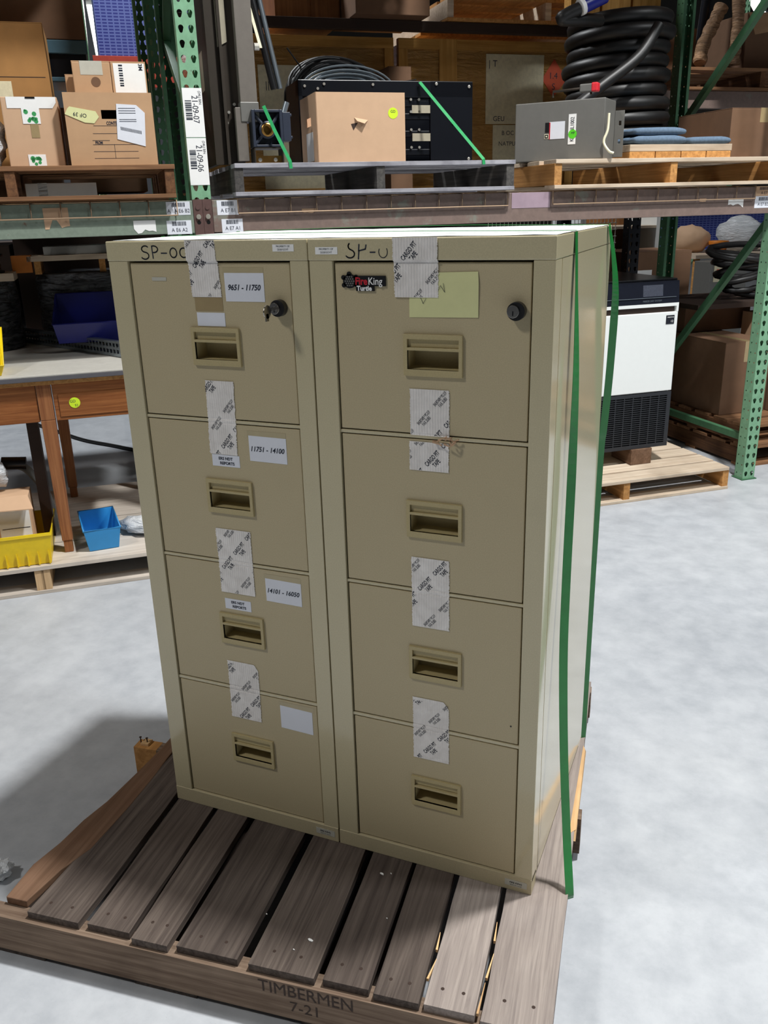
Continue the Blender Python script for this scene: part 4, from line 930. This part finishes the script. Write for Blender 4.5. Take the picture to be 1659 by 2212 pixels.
# ================================================================== FAR BACKGROUND
for k, (x, y, z, w_, h_, lab) in enumerate(((-3.15, 3.45, 2.6, .42, .95, 'stack of blue plastic crates seen beyond the lamp strips'), (-2.45, 3.45, 2.6, .30, .9, 'blue plastic crates just left of the dark machine column'), (1.9, 3.6, 1.0, 1.3, .45, 'blue plastic crates far behind the bagged goods under the beam'))):
    o = obj('blue_crate', B().box(0, 0, 0, w_, .6, h_), 'bluec', loc=rk(x, y, z)); o.rotation_euler = (0, 0, TH); tag(o, lab, 'crate')
    if k == 2: tag(obj('shelf_board', B().box(0, 0, 0, 1.7, .8, .03), 'pinex', loc=rk(1.8, 3.55, .965)), 'pale far shelf board under the blue crates', 'shelf').rotation_euler = (0, 0, TH)
for k, (p0, p1, lab) in enumerate((((-11.78, 14.62), (-15.8, 19.68), 'brightest ceiling tube light, seen through the rack at the top left'), ((-11.3, 13.6), (-16.0, 19.26), 'ceiling tube light just left of the brightest one'), ((-9.2, 14.6), (-10.6, 17.2), 'ceiling tube light glimpsed left of the machine column'), ((.5, 20.3), (.75, 23.5), 'ceiling tube light at the top right corner'))):
    p0 = Vector((*p0, 5.5)); p1 = Vector((*p1, 5.5)); dd = p1-p0
    t = thing('ceiling_light', lab, 'ceiling light', p0, math.atan2(dd.y, dd.x)); L = dd.length
    obj('housing', B().box(0, -.12, .04, L, .12, .12), 'fwhite', t); obj('tube', B().box(.05, -.09, 0, L-.05, .09, .04), 'lamp', t)

# ================================================================== LEFT WORKBENCH AREA
LP = pallet('worn pallet with a plywood top on the floor under the wooden desk', -4.35, -.215, 0, 1.25, 1.10, 'plyx', 'pinez', 4, gap=.04, st=(0, .5, .52, 1))
t = rthing('wooden_desk', 'old oak desk with a pale top standing on the left pallet', 'desk', -4.50, -.09, ZP)
dz = .782
obj('desk_top', B().box(0, -.035, dz-.022, 1.30, 1.20, dz-.004, 0).box(0, -.035, dz-.004, 1.30, 1.2, dz+.004, 1), ['edge', 'topw'], t, .002)
obj('top_underlay', B().box(0, -.02, dz-.040, 1.30, 1.18, dz-.022), 'piney', t)
obj('apron', B().box(.05, .0, dz-.195, .868, .02, dz-.040), 'oak', t, .002, label='left front apron panel')
a_ = obj('apron', B().box(.932, .0, dz-.195, 1.28, .02, dz-.040), 'oak', t, .002, label='right front apron panel with coarse grain')
obj('panel_moulding', B().box(.95, -.004, dz-.180, 1.27, 0, dz-.085), 'oak', a_, .004)
obj('round_sticker', B().disc((1.012, -.0045, dz-.125), (0, -1, 0), .022, .0008, 24, 0).text('GD', .016, (1.005, -.0056, dz-.118), m=1).text('52', .014, (1.018, -.0056, dz-.136), m=1), ['lime', 'ink'], a_)
for x, y in ((.87, -.006), (.87, .80), (.0, 0), (1.22, .80)):
    b = B(); z1 = dz-.04
    b.hexa([(x+.006, y+.006, .055), (x+.050, y+.006, .055), (x+.050, y+.05, .055), (x+.006, y+.05, .055), (x, y, z1-.15), (x+.056, y, z1-.15), (x+.056, y+.056, z1-.15), (x, y+.056, z1-.15)])
    b.box(x, y, z1-.15, x+.056, y+.056, z1).box(x+.01, y+.01, 0, x+.046, y+.046, .055)
    obj('leg', b, 'oakz', t, .003)
obj('modesty_panel', B().box(.80, .10, .05, .845, .16, dz-.19), 'darkbr', t)  # narrow dark panel leg beside the middle leg
obj('shelf_bar', B().box(.05, .83, dz-.15, 1.25, .86, dz-.04), 'darkbr', t)
DT = ZP+dz+.004
def bin_(name, label, X, Y, Z, w, d, h, mat, rot=0, scoop=.45, th=.004, ribs=0, lipw=.006):
    t = rthing(name, label, 'bin', X, Y, Z, rot); tp = .015
    def wall(pts): return pts
    b = B()
    # tapered open bin: outer/inner shells
    o = [(tp, tp, 0), (w-tp, tp, 0), (w-tp, d-tp, 0), (tp, d-tp, 0), (0, 0, h*scoop), (w, 0, h*scoop), (w, d, h), (0, d, h)]
    i = [(tp+th, tp+th, th), (w-tp-th, tp+th, th), (w-tp-th, d-tp-th, th), (tp+th, d-tp-th, th), (th, th, h*scoop), (w-th, th, h*scoop), (w-th, d-th, h), (th, d-th, h)]
    b.add(o+i, [(0, 3, 2, 1), (0, 1, 5, 4), (1, 2, 6, 5), (2, 3, 7, 6), (3, 0, 4, 7), (8, 9, 10, 11), (8, 12, 13, 9), (9, 13, 14, 10), (10, 14, 15, 11), (11, 15, 12, 8), (4, 5, 13, 12), (5, 6, 14, 13), (6, 7, 15, 14), (7, 4, 12, 15)])
    obj('bin_shell', b, mat, t, .0015)
    b = B(); e = lipw; P = [Vector(o[k]) for k in (4, 5, 6, 7)]
    b.tube(P, e*.6, 6, 0, True); obj('rim', b, mat, t)
    if ribs:
        b = B()
        for k in range(ribs):
            x = .02+(w-.04)*k/(ribs-1); b.hexa([(x-.003, tp-.012, .002), (x+.003, tp-.012, .002), (x+.003, tp+.01, .002), (x-.003, tp+.01, .002), (x-.001, -.001, h*.45), (x+.001, -.001, h*.45), (x+.001, .004, h*.45), (x-.001, .004, h*.45)])
        obj('rib', b, mat, t)
    return t
bin_('blue_bin', 'royal blue stacking bin on the desk behind the metal strut', -3.56, .40, DT+.048, .42, .30, .20, 'navybin', -.05, .45)
bt = bpy.data.objects['blue_bin']; obj('cardboard_insert', B().box(.04, .03, .012, .40, .035, .085), 'ply', bt)
bin_('small_blue_bin', 'light blue open bin on the floor pallet beside the desk leg', -3.530, -.135, ZP+.002, .155, .30, .098, 'bluebin', .10, 1.0, .003)
bin_('yellow_tub', 'yellow ribbed tub at the left edge of the floor pallet', -4.03, -.205, ZP+.002, .375, .32, .135, 'yellow', 0, 1.0, .004, 9, .012)
bin_('yellow_bin', 'yellow stacking bin on the left corner of the desk', -4.00, -.10, DT+.001, .265, .24, .165, 'yellow', .05, .25, .012)
c = carton('cardboard_box', 'torn white-labelled carton sitting inside the yellow tub', 'box', -3.98, -.10, ZP+.012, .25, .15, .27, 'cartonp', tape_=False, flaps=False)
obj('barcode_label', B().box(.12, -.0015, .02, .245, -.0003, .22, 0).box(.13, -.002, .06, .17, -.0015, .085, 1).box(.13, -.002, .13, .24, -.0015, .133, 1), ['whitel', 'ink'], c)
obj('torn_flap', B().hexa([(.0, -.05, .23), (.27, -.06, .225), (.25, .0, .27), (0, 0, .27), (.0, -.05, .234), (.27, -.06, .229), (.25, .0, .274), (0, 0, .274)]), 'cartonp', c)
o = obj('clear_bag', crumple(.10, 21, 3, .8, 1.15, (1, .8, .8)), 'bag', loc=rk(-3.90, .03, ZP+.288)); tag(o, 'crumpled clear plastic bag on top of the torn carton', 'bag')
t = rthing('chair_arm', 'curved grey office chair arm beside the yellow tub', 'chair part', -3.74, .14, ZP)
obj('arm_band', B().ribbon(spline([(-.05, 0, .36), (.0, 0, .33), (.06, 0, .22), (.075, .0, .10), (.075, 0, .02)], 6), [(.8, -.6, .2)]*25, .035, .012), 'steelg', t)
obj('arm_pad', B().tube([(-.10, 0, .37), (.0, 0, .36)], .028, 10), 'black', t)
# perforated metal strut across the desk
t = thing('slotted_strut', 'long perforated galvanised strut lying across the desk', 'metal strut', rk(-3.10, -.05, DT+.002), TH+math.radians(122))
sq = [(.008*(1 if abs(math.cos(a)) < .1 else math.copysign(1, math.cos(a))*min(1, abs(1/math.tan(a)) if abs(math.sin(a)) > abs(math.cos(a)) else 1)), .008*math.copysign(min(1, abs(math.tan(a)) if abs(math.cos(a)) > abs(math.sin(a)) else 1), math.sin(a))) for a in [2*PI*k/16+.001 for k in range(16)]]
b = B(); hole_cells(b, 0, 1.3, .008, .064, 48, .028, [(x*1.1, z) for x, z in sq], 0); hole_cells(b, 0, 1.3, .008, .064, 48, .028, [(x*1.1, z) for x, z in sq], .03)
b.box(0, 0, 0, 1.3, .03, .008).box(0, 0, .064, 1.3, .03, .068)
obj('strut_body', b, 'alu', t)
# shrink-wrapped drums
def wrapdrum(label, X, Y, r_, h, seed):
    b = B(); rn = random.Random(seed); prof = [(0, 0), (r_, 0)]+[(r_*(1+rn.uniform(-.03, .03)), h*k/9) for k in range(1, 9)]+[(r_*.97, h), (0, h)]
    b.lathe(prof, 30)
    o = obj('wrapped_drum', b, 'wrap', loc=rk(X, Y, DT+.001)); return tag(o, label, 'drum', 'black shrink-wrapped drums')
wrapdrum('black shrink-wrapped drum behind the royal blue bin', -3.41, .95, .23, .335, 1)
wrapdrum('black shrink-wrapped drum at the left edge behind the yellow bin', -3.93, .80, .21, .32, 2)
beam('low dark beam of the rear rack behind the desk', -5.78, -2.9505, 1.27, .80, .915, 'darkbr', (False, False)); beam('low dark back beam of the rear rack behind the desk', -5.78, -2.9505, 2.20, .80, .915, 'darkbr', (False, False))  # beams and dark cartons added so the background behind the desk goes near black
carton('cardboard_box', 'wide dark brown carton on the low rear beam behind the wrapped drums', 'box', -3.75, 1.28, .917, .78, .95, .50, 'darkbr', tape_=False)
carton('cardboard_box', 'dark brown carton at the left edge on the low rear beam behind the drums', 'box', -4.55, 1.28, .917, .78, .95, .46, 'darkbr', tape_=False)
t = rthing('wood_rack', 'pale slatted wood tray lying over the wrapped drums under the beam', 'tray', -3.655, .78, DT+.338)
obj('slat', B().box(.0, 0, .06, .55, .06, .085), 'pinex', t); obj('slat', B().box(0, .1, .06, .55, .2, .085), 'pinex', t)
for x in (.03, .33): obj('leg_block', B().box(x, .0, 0, x+.03, .22, .06), 'piney', t)
obj('grey_tray', B().box(.08, .02, .087, .40, .18, .125), 'steelg', t); obj('yellow_block', B().box(-.07, .0, .01, .02, .06, .09), 'amber', t)
tag(obj('wood_block', B().box(0, 0, 0, .16, .2, .035), 'pinex', loc=rk(-3.87, .62, DT+.323)), 'flat pine block on the left wrapped drum', 'wood block').rotation_euler = (0, 0, TH)
tag(obj('dark_spool', B().lathe([(0, 0), (.05, 0), (.05, .01), (.035, .012), (.035, .07), (.05, .075), (.05, .085), (0, .085)], 20), 'blackm', loc=rk(-3.80, .70, DT+.359)), 'small dark spool on the pine block at the left edge', 'spool')
pts = [rk(-3.95, 3.1, .012), rk(-3.79, 2.80, .012), rk(-3.6, 2.45, .012), rk(-3.4, 2.2, .012), rk(-3.27, 2.03, .012), rk(-3.0, 1.7, .012)]
tag(obj('floor_cable', B().tube(spline(pts, 6), .012, 8), 'rubber'), 'black cable running across the floor behind the desk', 'cable')
b = crumple(.1, 33, 3, .8, 1.1, (1.3, .7, .4)); tag(obj('clear_bag', b, 'bag', loc=rk(-3.28, .05, ZP+.001)), 'rumpled plastic sheet beside the light blue bin', 'bag')

# ================================================================== FREEZER
pallet('pale new pallet on the floor under the white freezer', -1.45, -.10, 0, 1.275, 1.0, 'pinex', 'piney', 7, gap=.12)
for k, (x, y) in enumerate(((-.655, .125), (-1.0, .125))):
    o = obj('wood_block', B().box(0, 0, 0, .13, .20, .088), 'pinex' if k else 'deckbrown', bev=.003, loc=rk(x, y, ZP+.001)); o.rotation_euler = (0, 0, TH)
    tag(o, ['short timber block under the front of the freezer', 'short timber block under the freezer, hidden nearer the cabinet'][k], 'wood block')
t = rthing('freezer', 'white and black freezer standing on blocks on the pale pallet', 'freezer', -1.055, .135, ZP+.090)
w, d = .63, .62
obj('cabinet_shell', B().box(0, .03, .0, w, d, .895), 'fwhite', t, .004)
b = B().grid([0]+[.02+i*.0537+o_ for i in range(11) for o_ in (0, .0490)]+[w], [0]+[.022+j*.0118+o_ for j in range(23) for o_ in (0, .0072)]+[.308], lambda i, j: not (i % 2 == 1 and j % 2 == 1), 0, .006)
obj('grille', b, 'fblack', t); obj('grille_back', B().box(.004, .012, .004, w-.004, .03, .304), 'black', t)
obj('door', B().box(0, 0, .312, w, .028, .735), 'fwhite', t, .004)
obj('handle_recess', B().box(.02, .012, .735, w-.02, .03, .765, 0).box(0, 0, .765, w, .03, .782, 1).box(w-.012, 0, .735, w, .03, .765, 1), ['darkbr', 'fwhite'], t)
pn = B().hexa([(0, 0, .782), (w, 0, .782), (w, .03, .782), (0, .03, .782), (0, .012, .895), (w, .012, .895), (w, .03, .895), (0, .03, .895)])
pn.box(.02, -.0012, .812, w-.02, .001, .8145, 1).text('FREEZE DRY SYSTEM', .0125, (w-.165, -.0015, .797), m=1)
obj('control_panel', pn, ['blackf', 'alu'], t, .002)
obj('faded_sticker', B().add([(w-.22, .0028, .820), (w-.10, .0028, .820), (w-.10, .0088, .878), (w-.22, .0088, .878)], [(0, 1, 2, 3)]), 'blacks', t)
obj('top_cover', B().box(0, .03, .895, w, d, .905), 'blackm', t, .002)
obj('brand_plate', B().box(w-.072, -.002, .672, w-.022, -.0004, .718, 0).text('FREEZONE', .0085, (w-.045, -.0026, .708), m=1).text('12', .017, (w-.035, -.0026, .687), m=1), ['blackf', 'whitel'], t)

# ================================================================== RIGHT LOWER CLUTTER
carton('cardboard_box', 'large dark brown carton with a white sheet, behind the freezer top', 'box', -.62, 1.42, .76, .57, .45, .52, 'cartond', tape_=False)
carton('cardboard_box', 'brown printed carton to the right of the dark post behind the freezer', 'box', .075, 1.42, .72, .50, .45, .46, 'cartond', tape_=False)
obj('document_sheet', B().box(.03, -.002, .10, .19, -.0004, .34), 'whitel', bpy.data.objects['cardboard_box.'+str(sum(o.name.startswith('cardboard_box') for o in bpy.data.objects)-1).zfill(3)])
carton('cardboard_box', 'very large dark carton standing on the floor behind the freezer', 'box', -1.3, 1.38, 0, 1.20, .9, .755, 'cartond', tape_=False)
pallet('pallet of the right bay holding cartons behind the green front post', .16, .20, 0, 1.2, 1.0, 'oldx', 'oldy', 6)
pallet('second pallet stacked on the lower right one', .16, .20, .127, 1.2, 1.0, 'oldx', 'oldy', 6)
carton('cardboard_box', 'big brown carton at the lower right beyond the diagonal brace', 'box', .18, .48, .254, .33, .6, .44, 'cartond', mt='browntape')
carton('cardboard_box', 'brown carton right of the big one, next to the green post', 'box', .53, .42, .254, .45, .6, .36, 'cartond')
carton('cardboard_box', 'wide carton standing on the floor behind the freezer pallet', 'box', .09, 1.42, 0, .8, .7, .715, 'cartond', tape_=False, flaps=False)
carton('cardboard_box', 'white-topped carton stacked at the lower right behind the green post', 'box', .62, .50, .616, .30, .4, .2, 'cartonp', mt='whitel')
t = rthing('shelf_ledge', 'dark shelf board under the black hoses at the right', 'shelf', .16, .75, .86)
obj('board', B().box(0, 0, 0, 1.5, .60, .03), 'darkbr', t)
carton('cardboard_box', 'tall dim carton supporting the dark shelf at the right', 'box', .22, .95, .696, .5, .35, .16, 'cartond', tape_=False)
t = rthing('hose_pile', 'heap of black hoses on the dark shelf at the right', 'hose', .75, .95, .892)
for k in range(7):
    rn = random.Random(k+60); R_ = .16+.02*k
    obj('hose_loop', B().tube([(R_*1.4*math.cos(a), .5*R_*math.sin(a)+rn.uniform(-.02, .02)+.0*k, .05+.035*k+.05*math.sin(a+k)+.02) for a in [2*PI*i/30 for i in range(30)]], .02, 7, 0, True), 'rubber', t)
# goods glimpsed under the beam
t = rthing('wire_gate', 'white wire grid panel seen over the right cabinet corner', 'wire panel', -.52, 2.4, .9)
b = B()
for i in range(34): b.tube([(i*.033, 0, 0), (i*.033, 0, .62)], .003, 4)
for j in range(13): b.tube([(0, 0, j*.05), (1.1, 0, j*.05)], .003, 4)
obj('grid', b, 'grid', t); obj('panel_foot', B().box(0, -.02, -.9, .03, .02, 0).box(1.07, -.02, -.9, 1.1, .02, 0), 'grid', t)
t = rthing('white_shelf_unit', 'white upright shelf unit with round items behind the dark posts', 'shelf unit', .60, 3.0, 0)
obj('side_panel', B().box(0, 0, 0, .05, .5, 1.7), 'fwhite', t); obj('side_panel', B().box(.75, 0, 0, .8, .5, 1.7), 'fwhite', t); obj('back_panel', B().box(.05, .48, 0, .75, .5, 1.7), 'ply', t)
for z in (.3, .75, 1.07, 1.28): obj('shelf', B().box(.05, .0, z, .75, .48, z+.02), 'pinex', t)
rn = random.Random(9)
for k in range(2):
    b = B().lathe([(0, 0), (.06, 0), (.07, .03), (.05, .08), (.055, .12), (.03, .16), (0, .16)], 16)
    o = obj('jar', b, ['cream', 'brass'][k], loc=rk(.74+k*.2, 3.2, 1.0905)); tag(o, ['cream rounded jar on the white shelf unit behind the posts', 'brass-coloured jar on the white shelf unit behind the posts'][k], 'jar')
t = rthing('goods_table', 'dim wooden table far behind, under bagged goods', 'table', 1.45, 2.55, 0)
obj('table_top', B().box(0, 0, 1.03, 1.5, .7, 1.06), 'pinex', t)
for x in (0.02, 1.44):
    for y in (.02, .64): obj('leg', B().box(x, y, 0, x+.04, y+.04, 1.03), 'piney', t)
o = obj('plastic_bag', crumple(.17, 71, 3, .88, 1.1, (1.2, .8, .95)), 'bag', loc=rk(2.12, 2.85, 1.061)); tag(o, 'large translucent bag on the far table at the right', 'bag')
o = obj('amber_tub', B().lathe([(0, 0), (.06, 0), (.085, .09), (.08, .1), (0, .1)], 8), 'amber', loc=rk(1.82, 2.75, 1.061)); tag(o, 'small amber tub on the far table', 'tub')
o = obj('tan_bundle', crumple(.16, 72, 3, .9, 1.08, (1.1, .7, .8)), 'cartonp', loc=rk(1.66, 2.95, 1.061)); tag(o, 'rounded tan bundle on the far table behind the small post', 'bundle')
t = rthing('grey_box', 'grey box with an orange hazard card, far behind the dark hoses', 'box', 1.42, 2.3, 0)
obj('box_body', B().box(0, 0, 0, .36, .22, 1.02), 'steelg', t, .005); obj('hazard_card', B().box(.03, -.004, .86, .15, -.001, .99, 0).box(.055, -.006, .89, .12, -.004, .96, 1), ['paper', 'orange'], t)
